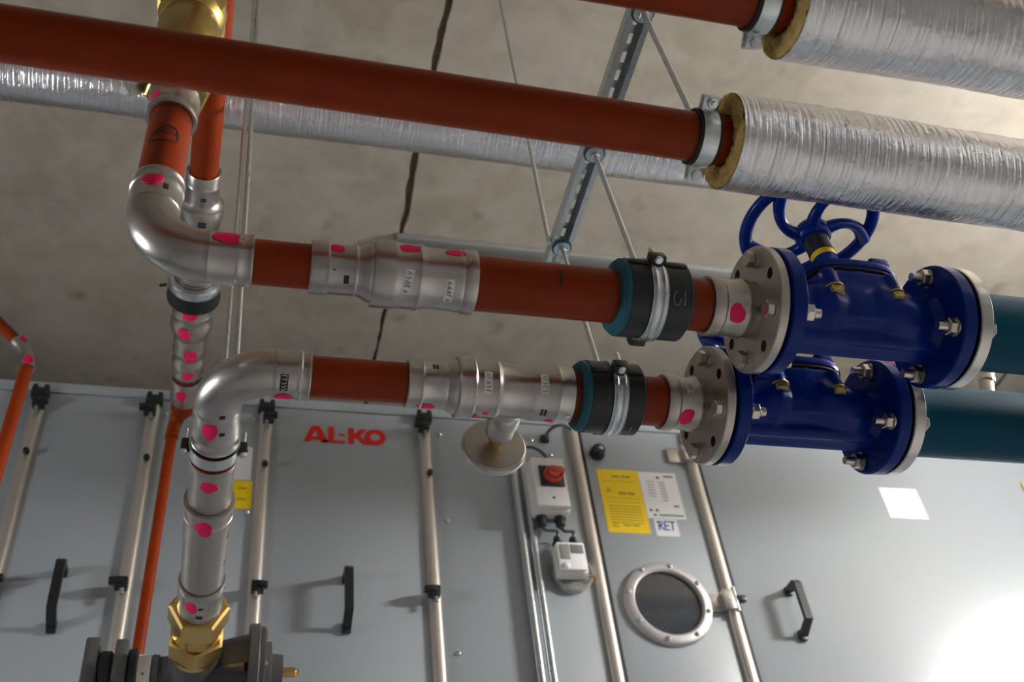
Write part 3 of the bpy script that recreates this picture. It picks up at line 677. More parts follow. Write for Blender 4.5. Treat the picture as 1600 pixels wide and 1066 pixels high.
blackmark(rd_, UP, .1105, 68, .0337, .0042, .0058, 1); blackmark(rd_, UP, .094, 48, .0337, .002, .001, 1)
pipe('brown_pipe', UP, .250, .660, .03805, 'brown', 'brown pipe running through the upper black clamp')
obj('pen_mark', stroke(MB(), UP, [(.392, -.0005), (.396, .006), (.396, .016), (.394, .024)], .03805, .0026), 'ink', [k for k in WORLD if k.get('label', '').startswith('brown pipe running through the upper')][0], 'black pen mark', flat=True)

def foam_clamp(fr, t0, t1, rp, rout, tb, label, ear_th, side, seed):
    """cold-insulated clamp: teal foam core, black jacket, ribbed zinc band"""
    c = thing('insulated_clamp', fr.p((t0+t1)/2, 0, 0), label, 'pipe clamp', 'black insulated clamps')
    obj('foam_core', lathe(MB(), fr, [(t0, rp + .0004), (t0, rout - .006), (t0 + .006, rout - .0012), (t1 - .006, rout - .0012), (t1, rout - .006), (t1, rp + .0004)], 48, closed=True), 'tealrub', c)
    j = MB(); lathe(j, fr, [(t0 + .013, rout - .0011), (t0 + .013, rout), (t1 - .004, rout), (t1 - .0025, rout - .003), (t1 - .004, rout - .0011)], 48, closed=True)
    for th in (ear_th + 2, ear_th + 180):
        thr = math.radians(th); rad = fr.p(0, 1, thr) - fr.o; tg = fr.p(0, 1, thr + PI/2) - fr.o; m = Matrix((fr.a, tg, rad)).transposed().to_4x4(); m.translation = fr.p((t0+t1)/2, rout - .002, thr)
        L2 = (t1 - t0)/2
        j.v += []; f1 = MB().bbox(-L2 + .013, -.013, -.0045, .0045, 0, .0055, .001); f2 = MB().bbox(.013, L2 - .006, -.0045, .0045, 0, .0055, .001)
        for ff in (f1, f2): ff.xform(m); j.add(ff.v, ff.f)
    obj('jacket', j, 'black', c)
    b = MB(); pr = []
    w_ = .0115
    for k in range(25):
        x = -w_ + 2*w_*k/24; q = abs(x)/w_
        pr.append((tb + x, rout + .0012 + .0022*math.exp(-((q - .52)/.22)**2) + (.0012 if q > .93 else 0)))
    lathe(b, fr, [(tb - w_, rout + .0002)] + pr + [(tb + w_, rout + .0002)], 52, closed=True); obj('band', b, 'zinc', c)
    for n_, th in enumerate((ear_th, ear_th + 180)):
        thr = math.radians(th); rad = fr.p(0, 1, thr) - fr.o; tg = fr.p(0, 1, thr + PI/2) - fr.o; m = Matrix((fr.a, tg, rad)).transposed().to_4x4(); m.translation = fr.p(tb, rout + .001, thr)
        k = MB(); k.bbox(-.0125, .0125, -.010, .010, 0, .0135, .004); k.xform(m); er = obj('clamp_ear', k, 'black', c)
        fb = Fr(m @ Vector((0, 0, .0075)), tg, fr.a, rad); s_ = MB(); solid(s_, fb, [(.0095, .0062), (.0115, .0060), (.0128, .0040)], 16); s_.v = s_.v
        obj('screw_head', s_, 'zinc', er)
        if n_ == 0: obj('screw_tail', tube(MB(), [m @ Vector((0, -.010, .0075)), m @ Vector((0, -.030, .0078))], .0036, 10), 'zinc', er)
    p = fr.p(tb, 0, 0); fz = FZ(p.x, p.y); q = MB(); hexp(q, fz, p.z + rout + .002, p.z + rout + .016, .011); obj('rod_boss', q, 'zinc', c)
    return c
ca = foam_clamp(UP, .4800, .5830, .03805, .0555, .532, 'black insulated clamp with zinc band on the upper pipe', -20, 1, 1)
cb_ = foam_clamp(LOW, .4785, .5760, .03805, .0550, .534, 'black insulated clamp with zinc band on the lower pipe', -8, 1, 2)
for c_, fr_, t_, th_ in ((ca, UP, .5560, 42, ), (cb_, LOW, .5480, 100)):
    lm = MB(); r_ = .0555 if c_ is ca else .0550; b0 = math.radians(th_)*r_
    ring = [(t_ + .0075*math.cos(a)*.7, b0 + .0095*math.sin(a)) for a in [2*PI*k/18 for k in range(15)]]
    stroke(lm, fr_, ring, r_, .0008, .0006)
    for i in range(6): stroke(lm, fr_, [(t_ + .0100, b0 - .0095 + .0033*i), (t_ + .0125, b0 - .0085 + .0033*i)], r_, .0012, .0006)
    obj('jacket_print', lm, 'greyink', c_, flat=True)

# ------------------------------------------------------------------ flanges
def holed_disc(mb, fr, t0, t1, rin, rout, rb, rh, n=8, phase=0., ch=.0015):
    N_ = 24
    for s in range(n):
        a0 = phase + 2*PI*s/n; hw_ = PI/n; bnd = []
        # boundary of the sector, sampled: outer arc, radial, inner arc, radial
        pts = [(rout - ch, a0 - hw_ + 2*hw_*k/8) for k in range(8)] + [(rout - ch + (rin - rout + ch)*k/4, a0 + hw_) for k in range(4)] + [(rin, a0 + hw_ - 2*hw_*k/8) for k in range(8)] + [(rin + (rout - ch - rin)*k/4, a0 - hw_) for k in range(4)]
        hole = []
        for (r, a) in pts:
            dx = r*math.cos(a - a0) - rb; dy = r*math.sin(a - a0); l = math.hypot(dx, dy); hx = rb + rh*dx/l; hy = rh*dy/l
            hole.append((math.hypot(hx, hy), a0 + math.atan2(hy, hx)))
        m = len(pts)
        for tt in (t0, t1):
            vs = [fr.p(tt, r, a) for r, a in pts] + [fr.p(tt, r, a) for r, a in hole]
            mb.add(vs, [(k, (k+1) % m, m + (k+1) % m, m + k) for k in range(m)])
        vs = [fr.p(t0, r, a) for r, a in hole] + [fr.p(t1, r, a) for r, a in hole]
        mb.add(vs, [(k, (k+1) % m, m + (k+1) % m, m + k) for k in range(m)])
    lathe(mb, fr, [(t0, rout - ch), (t0 + ch, rout), (t1 - ch, rout), (t1, rout - ch)], n*8, th0=phase - PI/n, th1=phase - PI/n + 2*PI)
    return mb
BR, HR, FO = .0725, .0085, .0925
BT = [math.radians(a) for a in (45, 135, 225, 315)]            # bolt stations
def bolts(parent, fr, t_head, t_nut, sgn):
    """heads on one side (t_head, towards -sgn), nuts with stub on the other"""
    for k, a in enumerate(BT):
        o_ = fr.p(0, BR, a); f_ = Fr(o_, fr.a, fr.e0, fr.e1)
        q = MB(); solid(q, f_, sorted([(t_head, .0145), (t_head - sgn*.0028, .0145)]), 22); hexp(q, f_, min(t_head - sgn*.0028, t_head - sgn*.0135), max(t_head - sgn*.0028, t_head - sgn*.0135), .0125, rot=.3 + k); obj('bolt_head', q, 'bolt', parent)
        q = MB(); solid(q, f_, sorted([(t_nut, .0145), (t_nut + sgn*.0025, .0145)]), 22); hexp(q, f_, min(t_nut + sgn*.0025, t_nut + sgn*.0145), max(t_nut + sgn*.0025, t_nut + sgn*.0145), .0130, rot=.7 + k); solid(q, f_, sorted([(t_nut + sgn*.012, .0074), (t_nut + sgn*.026, .0068)]), 14); obj('bolt_nut', q, 'bolt', parent)
def press_flange(fr, x0, xf, label, mk, group):
    t = thing('press_flange', fr.p(xf, 0, 0), label, 'flange', group)
    d = MB(); holed_disc(d, fr, xf, xf + .0145, .039, FO, BR, HR); obj('flange_disc', d, 'inox', t)
    nk = MB(); lathe(nk, fr, [(x0 + .035, .0386), (x0, .0386), (x0, .0425), (x0 + .003, .0440), (x0 + .017, .0436), (x0 + .020, .0412), (x0 + .045, .0408), (x0 + .049, .0432), (x0 + .056, .0436), (x0 + .060, .0415), (x0 + .064, .0412), (xf + .001, .0415)], 48)
    obj('neck', nk, 'inox', t)
    bolts(t, fr, xf, xf + .0440, 1)
    if mk: mark(t, fr, *mk)
    return t
uf = press_flange(UP, .6190, .6917, 'steel press flange with pink mark on the upper pipe', (.6540, 58, .0412, .0125, .0150, 31), 'press flanges')
lf = press_flange(LOW, .6165, .6869, 'steel press flange with pink mark on the lower pipe', (.6470, 72, .0410, .0125, .0140, 33), 'press flanges')
sticker(lf, LOW, .6500, 8, .0412, .0045, .008, 0, 9)
def counter_flange(fr, x0, label):
    t = thing('steel_flange', fr.p(x0, 0, 0), label, 'flange', 'counter flanges')
    d = MB(); holed_disc(d, fr, x0, x0 + .020, .0386, FO, BR, HR); obj('flange_disc', d, 'machined', t)
    for a in BT:
        f_ = Fr(fr.p(0, BR, a), fr.a, fr.e0, fr.e1); q = MB(); hexp(q, f_, x0 + .0205, x0 + .032, .0125); obj('bolt_head', q, 'bolt', t)
        q = MB(); solid(q, f_, [(x0 - .0322, .0145), (x0 - .0297, .0145)], 22); hexp(q, f_, x0 - .0442, x0 - .0322, .0130, rot=.4); solid(q, f_, [(x0 - .060, .0066), (x0 - .043, .0074)], 14); obj('bolt_nut', q, 'bolt', t)
    return t
counter_flange(UP, 1.0085, 'steel counter flange before the upper teal insulated pipe')
lcf = counter_flange(LOW, 1.0025, 'steel counter flange before the lower teal insulated pipe')
obj('paint_mark', lathe(MB(), LOW, [(1.0040, FO), (1.0040, FO + .0006), (1.014, FO + .0006), (1.014, FO)], 14, closed=True, th0=math.radians(-78), th1=math.radians(-22)), 'pink', lcf, 'fluorescent pink paint streak')

# ------------------------------------------------------------------ blue flanged valves
def remeshed(name, mb, voxel, smooth):
    me = bpy.data.meshes.new(name); me.from_pydata(mb.v, [], mb.f)
    bm = bmesh.new(); bm.from_mesh(me); bmesh.ops.recalc_face_normals(bm, faces=bm.faces); bm.to_mesh(me); bm.free()
    o = bpy.data.objects.new(name, me); COL.objects.link(o)
    r = o.modifiers.new('r', 'REMESH'); r.mode = 'VOXEL'; r.voxel_size = voxel
    s = o.modifiers.new('s', 'SMOOTH'); s.factor = .5; s.iterations = smooth
    dg = bpy.context.evaluated_depsgraph_get(); dg.update()
    m2 = bpy.data.meshes.new_from_object(o.evaluated_get(dg)); m2.name = name
    bpy.data.objects.remove(o); bpy.data.meshes.remove(me)
    m2.polygons.foreach_set('use_smooth', [True]*len(m2.polygons)); return m2
def loft(mb, secs, n=40, pw=3.2):
    """superellipse sections: (x, y, z, half_x, half_y)"""
    vs = []; fs = []
    for (cx, cy, z, a, b) in secs:
        for k in range(n):
            t = 2*PI*k/n; c = math.cos(t); s = math.sin(t)
            vs.append((cx + a*math.copysign(abs(c)**(2/pw), c), cy + b*math.copysign(abs(s)**(2/pw), s), z))
    for i in range(len(secs)-1):
        for k in range(n): fs.append((i*n+k, i*n+(k+1) % n, (i+1)*n+(k+1) % n, (i+1)*n+k))
    fs += [tuple(reversed(range(n))), tuple((len(secs)-1)*n + k for k in range(n))]
    return mb.add(vs, fs)
AX = FX(0, 0)
vb = MB()
solid(vb, AX, [(-.130, .052), (-.124, .050), (-.112, .0435), (-.085, .0395), (-.05, .038), (0, .035), (.05, .038), (.085, .0405), (.112, .0445), (.124, .051), (.130, .053)], 40)
loft(vb, [(0, 0, -.030, .038, .034), (0, 0, -.012, .052, .044), (0, 0, .012, .068, .052), (0, 0, .034, .076, .056), (0, 0, .047, .078, .058)])
solid(vb, FD((-.054, -.010, .004), (1, 0, 0)), [(-.044, .004), (-.038, .022), (-.022, .038), (0, .045), (.020, .038), (.034, .022), (.040, .004)], 28)      # inlet belly
f_ = FD((.025, -.012, .012), (.085, .010, -.020)); solid(vb, f_, [(-.035, .012), (-.026, .030), (-.004, .043), (.028, .046), (.062, .043), (.095, .034)], 28)    # diagonal outlet bulge
vb.box(-.128, .128, -.010, .036, -.047, -.034)                                  # foot rib
vb.box(-.128, .128, -.004, .004, -.052, -.03)
for s in (-1, 1):
    for sy in (-1, 1): solid(vb, FZ(s*.050, sy*.044), [(.008, .006), (.014, .0125), (.046, .0160)], 18)      # bosses for the cover bolts
body_me = remeshed('valve_body', vb, .0032, 7); body_me.materials.append(M['blue'])
va = thing('flanged_valve', (.857, UPy, UPz), 'blue cast flanged globe valve on the upper pipe, its handwheel in view', 'valve', 'blue flanged valves')
def vpart(name, mb, mat, parent=None, label=None, sharp=32):
    # mesh given in valve coordinates
    for i, p in enumerate(mb.v): mb.v[i] = p + Vector((.857, UPy, UPz))
    return obj(name, mb, mat, parent or va, label, sharp)
bo = bpy.data.objects.new('body', body_me); COL.objects.link(bo); bo.parent = va
for s in (-1, 1):
    q = MB(); lathe(q, AX, [(s*.122, .03), (s*.122, .060), (s*.1235, .0905), (s*.1255, .0928), (s*.1435, .0928), (s*.1455, .0910), (s*.1455, .03)], 64, closed=True); vpart('flange', q, 'blue')
    q = MB(); lathe(q, AX, [(s*.1457, .035), (s*.1457, .084), (s*.1480, .084), (s*.1480, .035)], 48, closed=True); vpart('flange_gasket', q, 'rubber')
q = MB(); loft(q, [(0, 0, .0475, .079, .059), (0, 0, .0520, .079, .059)]); vpart('cover_gasket', q, 'rubber')
q = MB(); loft(q, [(0, 0, .0522, .082, .061), (0, 0, .0560, .083, .062), (0, 0, .0640, .083, .062), (0, 0, .0670, .078, .057)])
solid(q, FZ(0, 0), [(.060, .052), (.075, .048), (.090, .034), (.105, .024), (.122, .020), (.130, .020)], 32)
for s in (-1, 1): q.bbox(.050 - .016, .050 + .016, s*.038 - .014, s*.038 + .014, .062, .088, .005)
vpart('bonnet', q, 'blue')
for s in (-1, 1):
    for sy in (-1, 1):
        q = MB(); hexp(q, FZ(s*.050, sy*.046), -.004, .008, .0145, rot=.4); solid(q, FZ(s*.050, sy*.046), [(.0078, .0158), (.0100, .0158)], 18); vpart('cover_bolt', q, 'yzinc')
q = MB(); solid(q, FZ(0, 0), [(.120, .0195), (.142, .0195)], 28); vpart('indicator_ring', q, 'yellow', label='yellow ring on the stem')
q = MB(); solid(q, FZ(0, 0), [(.1422, .0190), (.1430, .0205), (.184, .0195), (.186, .017)], 28); vpart('stem_sleeve', q, 'black')
# handwheel
q = MB(); RW = .104; zr = .214; n = 64
ringp = [(RW*math.cos(2*PI*k/n), RW*math.sin(2*PI*k/n), zr) for k in range(n)]
vs = []; fs = []; sg = 16
for k in range(n):
    a = 2*PI*k/n
    for j in range(sg):
        b = 2*PI*j/sg; rr_ = RW + .0105*math.cos(b); vs.append((rr_*math.cos(a), rr_*math.sin(a), zr + .0095*math.sin(b)))
for k in range(n):
    for j in range(sg): fs.append((k*sg+j, ((k+1) % n)*sg+j, ((k+1) % n)*sg+(j+1) % sg, k*sg+(j+1) % sg))
q.add(vs, fs)
solid(q, FZ(0, 0), [(.178, .020), (.182, .026), (.196, .030), (.206, .026), (.212, .018)], 32)
for k in range(5):
    a = 2*PI*k/5 + .5; pts = []; rad = []
    for i in range(13):
        u = i/12; r_ = .018 + (RW - .018)*u; aa = a + .62*math.sin(u*PI*.5)*u + .25*u
        pts.append((r_*math.cos(aa), r_*math.sin(aa), .194 + (zr - .194)*u**1.6)); rad.append(.0125 - .0038*math.sin(u*PI))
    tube(q, pts, rad, 12)
vpart('handwheel', q, 'blue', sharp=60)
q = MB(); hexp(q, FZ(0, 0), .2125, .222, .012); vpart('wheel_nut', q, 'zinc')
vbz = copy_tree(va); vbz.location = Vector((.852, LOy, LOz + ZC)); vbz['label'] = 'blue cast flanged globe valve on the lower pipe, partly behind the other'

# teal insulated pipes
pipe('insulated_pipe', UP, 1.0290, 2.2, .0598, 'teal', 'teal foam-insulated pipe leaving the upper valve', cat='pipe', group='teal insulated pipes')
pipe('insulated_pipe', LOW, 1.0230, 2.2, .0596, 'teal', 'teal foam-insulated pipe leaving the lower valve', cat='pipe', group='teal insulated pipes')
dr = thing('drain_pipe', (1.40, 1.3, 1.15), 'small bare steel pipe bend seen between the teal insulated pipes', 'pipe')
pth = bez((1.475, 1.30, 1.44), (1.465, 1.30, 1.30), (1.400, 1.30, 1.315), (1.396, 1.30, 1.15)); obj('bend', tube(MB(), pth, .0140, 16), 'steel', dr)
obj('collar', solid(MB(), FD(pth[10], pth[11] - pth[9]), [(-.005, .0165), (.005, .0165)], 20), 'steel', dr)

# ------------------------------------------------------------------ lower pipe run
LX_ = -.041
le = thing('press_elbow', (LX_, LOy, LOz), 'lower steel press elbow turning away towards the air handling unit', 'elbow')
obj('elbow_body', sweep(MB(), elbow_path((LX_, LOy, LOz), (1, 0, 0), (0, 1, 0), .076, .049, .080, .0338, .0350, .0310), (0, 0, -1)), 'steel', le)
LY = FY(LX_ - .004, LOz); LYs = FY(LX_, LOz)
mark(le, LYs, 1.238, -13, .0350, .017, .0125, 41); mark(le, LOW, .0480, 108, .0350, .013, .008, 42)
sticker(le, LOW, .0475, 62, .0346, .0055, .0125, 0, 12, dark=True); blackmark(le, LYs, 1.205, 15, .0345, .004, .004, 1); blackmark(le, LYs, 1.243, 16, .0350, .003, .004, 2)
pipe('brown_pipe', LOW, .055, .245, .0302, 'brown', 'short brown pipe between the lower elbow and the reducing tee')
lt = thing('reducing_tee', (.36, LOy, LOz), 'steel press reducing tee carrying the round gauge', 'tee')
obj('tee_body', lathe(MB(), LOW, [(.26, .0309), (.2210, .0309), (.2210, .0348), (.2230, .0360), (.2390, .0354), (.2420, .0368), (.2450, .0350), (.2700, .0346), (.2730, .0356), (.2790, .0348), (.2860, .0388), (.2920, .0402), (.2935, .0402),
  (.2937, .0445), (.2960, .0462), (.3130, .0452), (.3170, .0462), (.3200, .0440), (.3480, .0436), (.3520, .0450), (.3560, .0430), (.3600, .0405), (.4020, .0402), (.4070, .0418), (.4110, .0425), (.4400, .0425), (.4450, .0445), (.4500, .0428), (.4680, .0432), (.4700, .0420), (.4700, .0385), (.43, .0385)], 52), 'steel', lt)
FT = FY(.383, LOz)
obj('branch', lathe(MB(), FT, [(LOy + .030, .023), (LOy + .048, .022), (LOy + .052, .0245), (LOy + .072, .0245), (LOy + .075, .0225), (LOy + .098, .0222), (LOy + .100, .016)], 32), 'steel', lt)
mark(lt, LOW, .2500, 106, .0350, .0145, .0085, 43); mark(lt, LOW, .3200, 108, .0440, .007, .0050, 44); mark(lt, LOW, .3370, 96, .0438, .0040, .0035, 45); mark(lt, LOW, .4370, 112, .0425, .0085, .0050, 46)
sticker(lt, LOW, .3350, 29, .0438, .0058, .0165, 0, 4); sticker(lt, LOW, .4200, 22, .0425, .0058, .0150, .0, 5); blackmark(lt, LOW, .4230, 84, .0425, .0045, .0060, 2); blackmark(lt, LOW, .2600, -9, .0348, .0040, .0045, 2)
for tt in (.307, .461): obj('press_dot', solid(MB(), Fr(LOW.p(tt, .0438, math.radians(88)), LOW.p(0, 1, math.radians(88)) - LOW.o, (1, 0, 0), (0, 1, 0)), [(-.002, .0035), (.0012, .0032)], 12), 'sticker', lt)
gy = LOy + .100
ga = thing('round_gauge', (.383, gy, LOz), 'round metal gauge seen from its back below the lower pipe', 'gauge')
q = MB(); solid(q, FT, [(gy, .0155), (gy + .012, .0150), (gy + .013, .0100), (gy + .026, .0098)], 28); obj('stem', q, 'brass', ga)
q = MB(); solid(q, FT, [(gy + .0262, .020), (gy + .028, .0485), (gy + .0295, .0490), (gy + .034, .0488), (gy + .0405, .0490)], 64); obj('case', q, 'inox', ga)
q = MB(); lathe(q, FT, [(gy + .030, .0492), (gy + .031, .0515), (gy + .033, .0522), (gy + .040, .0522), (gy + .042, .051), (gy + .041, .0496)], 64, closed=True); obj('rim', q, 'machined', ga)
pipe('brown_pipe', LOW, .440, .655, .03805, 'brown', 'brown pipe running through the lower black clamp')

# leg towards the unit
LP = Fr((-.0408 + .0115*1.3/.5, 0, LOz), Vector((-.0115/.5, 1, 0)).normalized(), (0, 0, -1), (1, 0, 0))
LP.o = Vector((-.0420, 1.30, LOz)) - LP.a*1.30
LP.e1 = Vector((1, .0115/.5, 0)).normalized()
lc = thing('pipe_clamp', (-.043, 1.31, LOz), 'zinc clamp with black rubber blocks behind the lower elbow', 'pipe clamp')
obj('band', lathe(MB(), LP, [(1.302, .0352), (1.302, .0372), (1.314, .0378), (1.326, .0372), (1.326, .0352)], 44, closed=True), 'zinc', lc)
for s in (-1, 1):
    th = s*PI/2; rad = LP.p(0, 1, th) - LP.o; up = Vector((0, 0, 1)); p0 = LP.p(1.314, .036, th)
    m = Matrix((rad, LP.a, up)).transposed().to_4x4(); m.translation = p0
    k = MB(); k.bbox(0, .0125, -.008, .008, -.011, .009, .003); k.xform(m); e_ = obj('clamp_ear', k, 'black', lc)
    q = MB(); fb = Fr(p0 + rad*.007, up, rad, LP.a); solid(q, fb, [(-.0155, .0035), (-.0135, .0060), (-.0105, .0060)], 16); solid(q, fb, [(.008, .0030), (.030, .0030)], 12); obj('screw', q, 'zinc', e_)
pipe('brown_pipe', LP, 1.270, 1.372, .0305, 'brown', 'brown pipe end showing as a dark ring behind the lower elbow clamp')
c1 = thing('press_coupling', LP.p(1.36, 0, 0), 'steel press coupling directly behind the clamp of the lower elbow', 'coupling')
obj('coupling_body', lathe(MB(), LP, ringprof([(1.337, .0352), (1.340, .0360), (1.352, .0356), (1.356, .0348), (1.405, .0346), (1.409, .0340), (1.445, .0340)], .0310), 44, closed=True), 'inox', c1)
mark(c1, LP, 1.372, -4, .0348, .0125, .0150, 51)
c2 = thing('press_coupling', LP.p(1.47, 0, 0), 'wider grey steel coupling in the middle of the leg to the brass nuts', 'coupling')
obj('coupling_body', lathe(MB(), LP, ringprof([(1.4465, .0372), (1.4475, .0400), (1.4520, .0404), (1.4560, .0394), (1.480, .0392), (1.4812, .0376), (1.4840, .0376), (1.4852, .0390), (1.551, .0386), (1.5525, .0364), (1.556, .0360), (1.560, .0368), (1.700, .0364)], .0310), 48, closed=True), 'inox', c2)
mark(c2, LP, 1.478, -6, .0390, .021, .0140, 52); blackmark(c2, LP, 1.520, 62, .0383, .010, .002, 2); blackmark(c2, LP, 1.505, -68, .0383, .006, .002, 2); blackmark(c2, LP, 1.61, 66, .0362, .008, .0015, 2)
c3 = thing('press_socket', LP.p(1.70, 0, 0), 'steel press socket screwed into the brass nut', 'socket')
obj('socket_body', lathe(MB(), LP, ringprof([(1.685, .0395), (1.688, .0408), (1.706, .0406), (1.711, .0398), (1.770, .0396), (1.774, .0402), (1.7775, .0390), (1.7795, .0388)], .0370), 48, closed=True), 'steel', c3)
mark(c3, LP, 1.722, -20, .0400, .019, .0100, 53, .2); blackmark(c3, LP, 1.752, 2, .0397, .006, .006, 1); blackmark(c3, LP, 1.724, 4, .0400, .003, .004, 1)
bu = thing('brass_union', LP.p(1.79, 0, 0), 'brass union with two hexagon nuts above the dark valve', 'union')
q = MB(); hexp(q, LP, 1.780, 1.832, .0545, .06, rot=PI/6); obj('hex_nut', q, 'brass', bu)
q = MB(); lathe(q, LP, [(1.83, .030), (1.83, .0445), (1.870, .0445), (1.872, .030)], 44, closed=True); obj('nut_collar', q, 'brass', bu)
q = MB(); hexp(q, LP, 1.873, 1.925, .0550, .06, rot=0); obj('hex_nut', q, 'brass', bu)
q = MB(); lathe(q, LP, [(1.93, .030), (1.93, .047), (1.945, .046), (1.946, .030)], 44, closed=True); obj('nut_collar', q, 'brass', bu)
# dark cast control valve at the bottom
vc = LP.p(2.03, 0, 0)
dv = thing('control_valve', vc, 'dark grey cast control valve at the lower picture edge', 'valve')
vx = FX(vc.y, vc.z - .0)
q = MB(); solid(q, LP, [(1.947, .044), (1.960, .0465), (2.03, .050), (2.13, .050), (2.16, .046)], 40)
solid(q, vx, [(vc.x - .075, .026), (vc.x - .03, .032), (vc.x, .045), (vc.x + .03, .055), (vc.x + .085, .070), (vc.x + .1005, .0735)], 40)
obj('valve_body', q, 'darkcast', dv)
hx = vc.x + .101
q = MB(); solid(q, vx, [(hx, .090), (hx + .003, .094), (hx + .020, .094), (hx + .023, .090)], 56); obj('housing_flange', q, 'darkcast', dv)
q = MB(); solid(q, vx, [(hx + .024, .088), (hx + .032, .088), (hx + .034, .060), (hx + .046, .058), (hx + .048, .036), (hx + .070, .034)], 56); obj('end_cover', q, 'darkcast', dv)
for k in range(8):
    a = 2*PI*k/8 + .25; f_ = Fr(vx.p(0, .080, a), (1, 0, 0), (0, -1, 0), (0, 0, -1)); obj('cover_screw', solid(MB(), f_, [(hx + .030, .005), (hx + .037, .005), (hx + .038, .003)], 12), 'bolt', dv)
q = MB(); solid(q, vx, [(hx + .070, .008), (hx + .078, .010), (hx + .096, .0095), (hx + .098, .006), (hx + .104, .005)], 16); obj('drain_nipple', q, 'brass', dv)
for k in (-1, 0, 1):
    a = .9 + k*.55; p0 = vx.p(vc.x + .028, .050, a); p1 = vx.p(vc.x + .098, .082, a); obj('rib', tube(MB(), [p0, (p0+p1)/2, p1], [.006, .008, .010], 10), 'darkcast', dv)
q = MB(); solid(q, vx, [(vc.x - .064, .020), (vc.x - .030, .0235)], 28); obj('neck', q, 'darkcast', dv)
q = MB(); solid(q, vx, [(vc.x - .080, .028), (vc.x - .077, .032), (vc.x - .066, .032), (vc.x - .064, .028)], 32); obj('dark_ring', q, 'dgrey', dv)
q = MB(); solid(q, vx, [(vc.x - .104, .0315), (vc.x - .080, .0315)], 36); wr_ = obj('scale_ring', q, 'sticker', dv, 'white scale ring')
mb = MB(); patch(mb, vx, vc.x - .093, math.radians(35), .0315, .0025, .0022); patch(mb, vx, vc.x - .096, math.radians(80), .0315, .003, .003); obj('scale_mark', mb, 'redknob', wr_)
q = MB(); solid(q, vx, [(vc.x - .122, .040), (vc.x - .119, .043), (vc.x - .107, .043), (vc.x - .104, .034)], 36); obj('lock_ring', q, 'black', dv)
q = MB(); q.bbox(vc.x - .148, vc.x - .123, vc.y - .048, vc.y + .045, vc.z - .040, vc.z + .045, .006); obj('yoke', q, 'dgrey', dv)
q = MB(); solid(q, vx, [(vc.x - .1755, .033), (vc.x - .173, .037), (vc.x - .156, .037), (vc.x - .1525, .034)], 36); obj('hand_knob', q, 'black', dv)
q = MB(); q.bbox(vc.x - .205, vc.x - .177, vc.y - .035, vc.y + .12, vc.z - .050, vc.z + .055, .006); obj('actuator', q, 'dgrey', dv)
class FrS(Fr):
    k = 1.346
    def p(s, t, r, th): return s.o + s.a*t*s.k + (s.e0*math.cos(th) + s.e1*math.sin(th))*r*s.k
# ------------------------------------------------------------------ small pipe stack behind the elbows, running towards the unit
sl2 = -.019/.5; a2 = Vector((sl2, 1, 0)).normalized()
N2 = FrS((0, 0, 0), a2, (0, 0, -1), Vector((1, -sl2, 0)).normalized()); N2.o = Vector((-.0900*1.346, 1.03*1.346, 1.75)) - a2*1.03*1.346
pipe('brown_pipe', N2, .30, 1.055, .0206, 'brown', 'thinner brown pipe passing behind the printed riser')
s1 = thing('press_coupling', N2.p(1.05, 0, 0), 'steel coupling half hidden behind the upper elbow', 'coupling')
obj('coupling_body', lathe(MB(), N2, ringprof([(1.005, .0245), (1.007, .0256), (1.022, .0250), (1.026, .0262), (1.030, .0250), (1.058, .0250), (1.064, .0290), (1.066, .0330), (1.074, .0342), (1.092, .0335), (1.098, .0300), (1.130, .0300), (1.134, .0320), (1.16, .0310), (1.215, .0300)], .0218), 40, closed=True), 'steel', s1)
blackmark(s1, N2, 1.042, 8, .0250, .003, .004, 2); blackmark(s1, N2, 1.083, 8, .0340, .005, .006, 2)
cl2 = thing('pipe_clamp', N2.p(1.25, 0, 0), 'zinc and black rubber clamp under the upper elbow', 'pipe clamp')
obj('rubber_liner', lathe(MB(), N2, [(1.238, .0318), (1.238, .0405), (1.262, .0425), (1.268, .0415), (1.268, .0318)], 44, closed=True), 'rubber', cl2)
obj('band', lathe(MB(), N2, [(1.222, .0318), (1.222, .0400), (1.230, .0425), (1.2375, .0415), (1.2375, .0318)], 44, closed=True), 'zinc', cl2)
obj('lock_screw', tube(MB(), [N2.p(1.23, .045, -1.2), N2.p(1.23, .056, -1.2)], .0035, 10), 'black', cl2)
s2 = thing('press_reducer', N2.p(1.3, 0, 0), 'steel reducer with two pink marks below the black clamp ring', 'reducer')
obj('reducer_body', lathe(MB(), N2, ringprof([(1.216, .0305), (1.290, .0305), (1.296, .0325), (1.304, .0305), (1.312, .0312), (1.318, .0340), (1.330, .0348), (1.338, .0325), (1.348, .0295), (1.352, .0270)], .0225), 40, closed=True), 'inox', s2)
mark(s2, N2, 1.281, -4, .0305, .013, .0130, 61); mark(s2, N2, 1.324, -16, .0342, .012, .0105, 62)
s3 = thing('press_reducer', N2.p(1.4, 0, 0), 'smaller steel reducer with two pink marks following the larger one', 'reducer')
obj('reducer_body', lathe(MB(), N2, ringprof([(1.3525, .0262), (1.358, .0275), (1.366, .0270), (1.378, .0268), (1.386, .0285), (1.392, .0272), (1.402, .0240), (1.408, .0245), (1.414, .0275), (1.424, .0278), (1.432, .0265), (1.442, .0262), (1.446, .0272), (1.452, .0255)], .0200), 40, closed=True), 'inox', s3)
mark(s3, N2, 1.384, 8, .0278, .014, .0120, 63, .35); mark(s3, N2, 1.432, 6, .0270, .011, .0100, 64)
pipe('brown_pipe', N2, 1.440, 1.490, .0190, 'brown', 'brown pipe stub before the last pink-marked sleeve')
ee = N2.p(1.575, 0, 0)
s4 = thing('press_elbow', ee, 'small steel elbow with pink mark at the end of the stepped fittings', 'elbow')
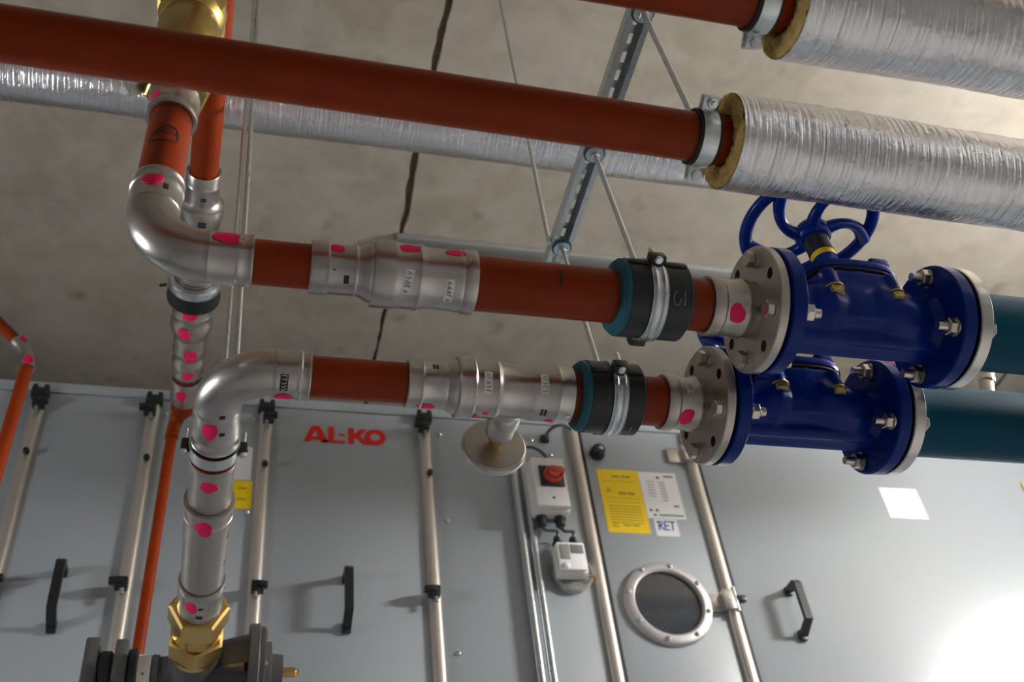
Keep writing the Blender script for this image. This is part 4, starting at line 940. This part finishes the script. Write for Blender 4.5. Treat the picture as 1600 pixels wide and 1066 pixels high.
obj('sleeve', lathe(MB(), N2, ringprof([(1.4625, .0265), (1.466, .0275), (1.480, .0272), (1.484, .0278), (1.520, .0270), (1.524, .0255)], .0195), 40, closed=True), 'inox', s4)
mark(s4, N2, 1.488, -14, .0275, .0125, .0100, 65)
q = MB(); tube(q, bez(N2.p(1.5245, 0, 0), N2.p(1.56, 0, 0), (-.1700, 2.13, 1.765), (-.1715, 2.13, 1.690), 14), [.0300]*5 + [.027, .024, .021, .019, .0175, .0165, .016, .016, .016, .016], 24); obj('bend', q, 'brown', s4)
tag(obj('brown_pipe', tube(MB(), [(-.1717, 2.13, 1.689), (-.1960, 2.13, ZF + .3)], .0128, 24), 'brown'), 'thin brown vertical pipe against the unit, passing behind the dark valve', 'pipe')
# far thin pipe at the left picture edge
ly = 1.90
tag(obj('brown_pipe', tube(MB(), [(-.90, ly, 2.175), (-.508, ly, 1.752)], .0132, 24), 'brown'), 'thin brown pipe slanting in from the left picture edge', 'pipe')
tag(obj('brown_pipe', tube(MB(), [(-.4785, ly, 1.682), (-.483, ly, 1.0), (-.483, ly, ZF + .4)], .0138, 24), 'brown'), 'thin brown vertical pipe at the left picture edge', 'pipe')
e5 = thing('press_elbow', (-.485, ly, 1.71), 'small far steel elbow with pink marks at the left picture edge', 'elbow')
pts = bez((-.512, ly, 1.757), (-.494, ly, 1.737), (-.479, ly, 1.715), (-.4785, ly, 1.678), 12)
obj('bend', tube(MB(), pts, [.0180, .0182, .0170, .0160, .0160, .0160, .0160, .0160, .0160, .0165, .0172, .0185, .0182], 24), 'steel', e5)
f5 = FD(pts[11], pts[12] - pts[11]); mark(e5, FZ(-.4785, ly), 1.690, 10, .0182, .012, .0115, 71); f6 = FD(pts[1], pts[1] - pts[0])
d_ = (pts[1] - pts[0]).normalized(); F6 = Fr(pts[1] - d_*0, d_, (0, -1, 0), d_.cross(Vector((0, -1, 0)))); mark(e5, F6, .004, -35, .0180, .009, .010, 72)
print('objects', len(bpy.data.objects))
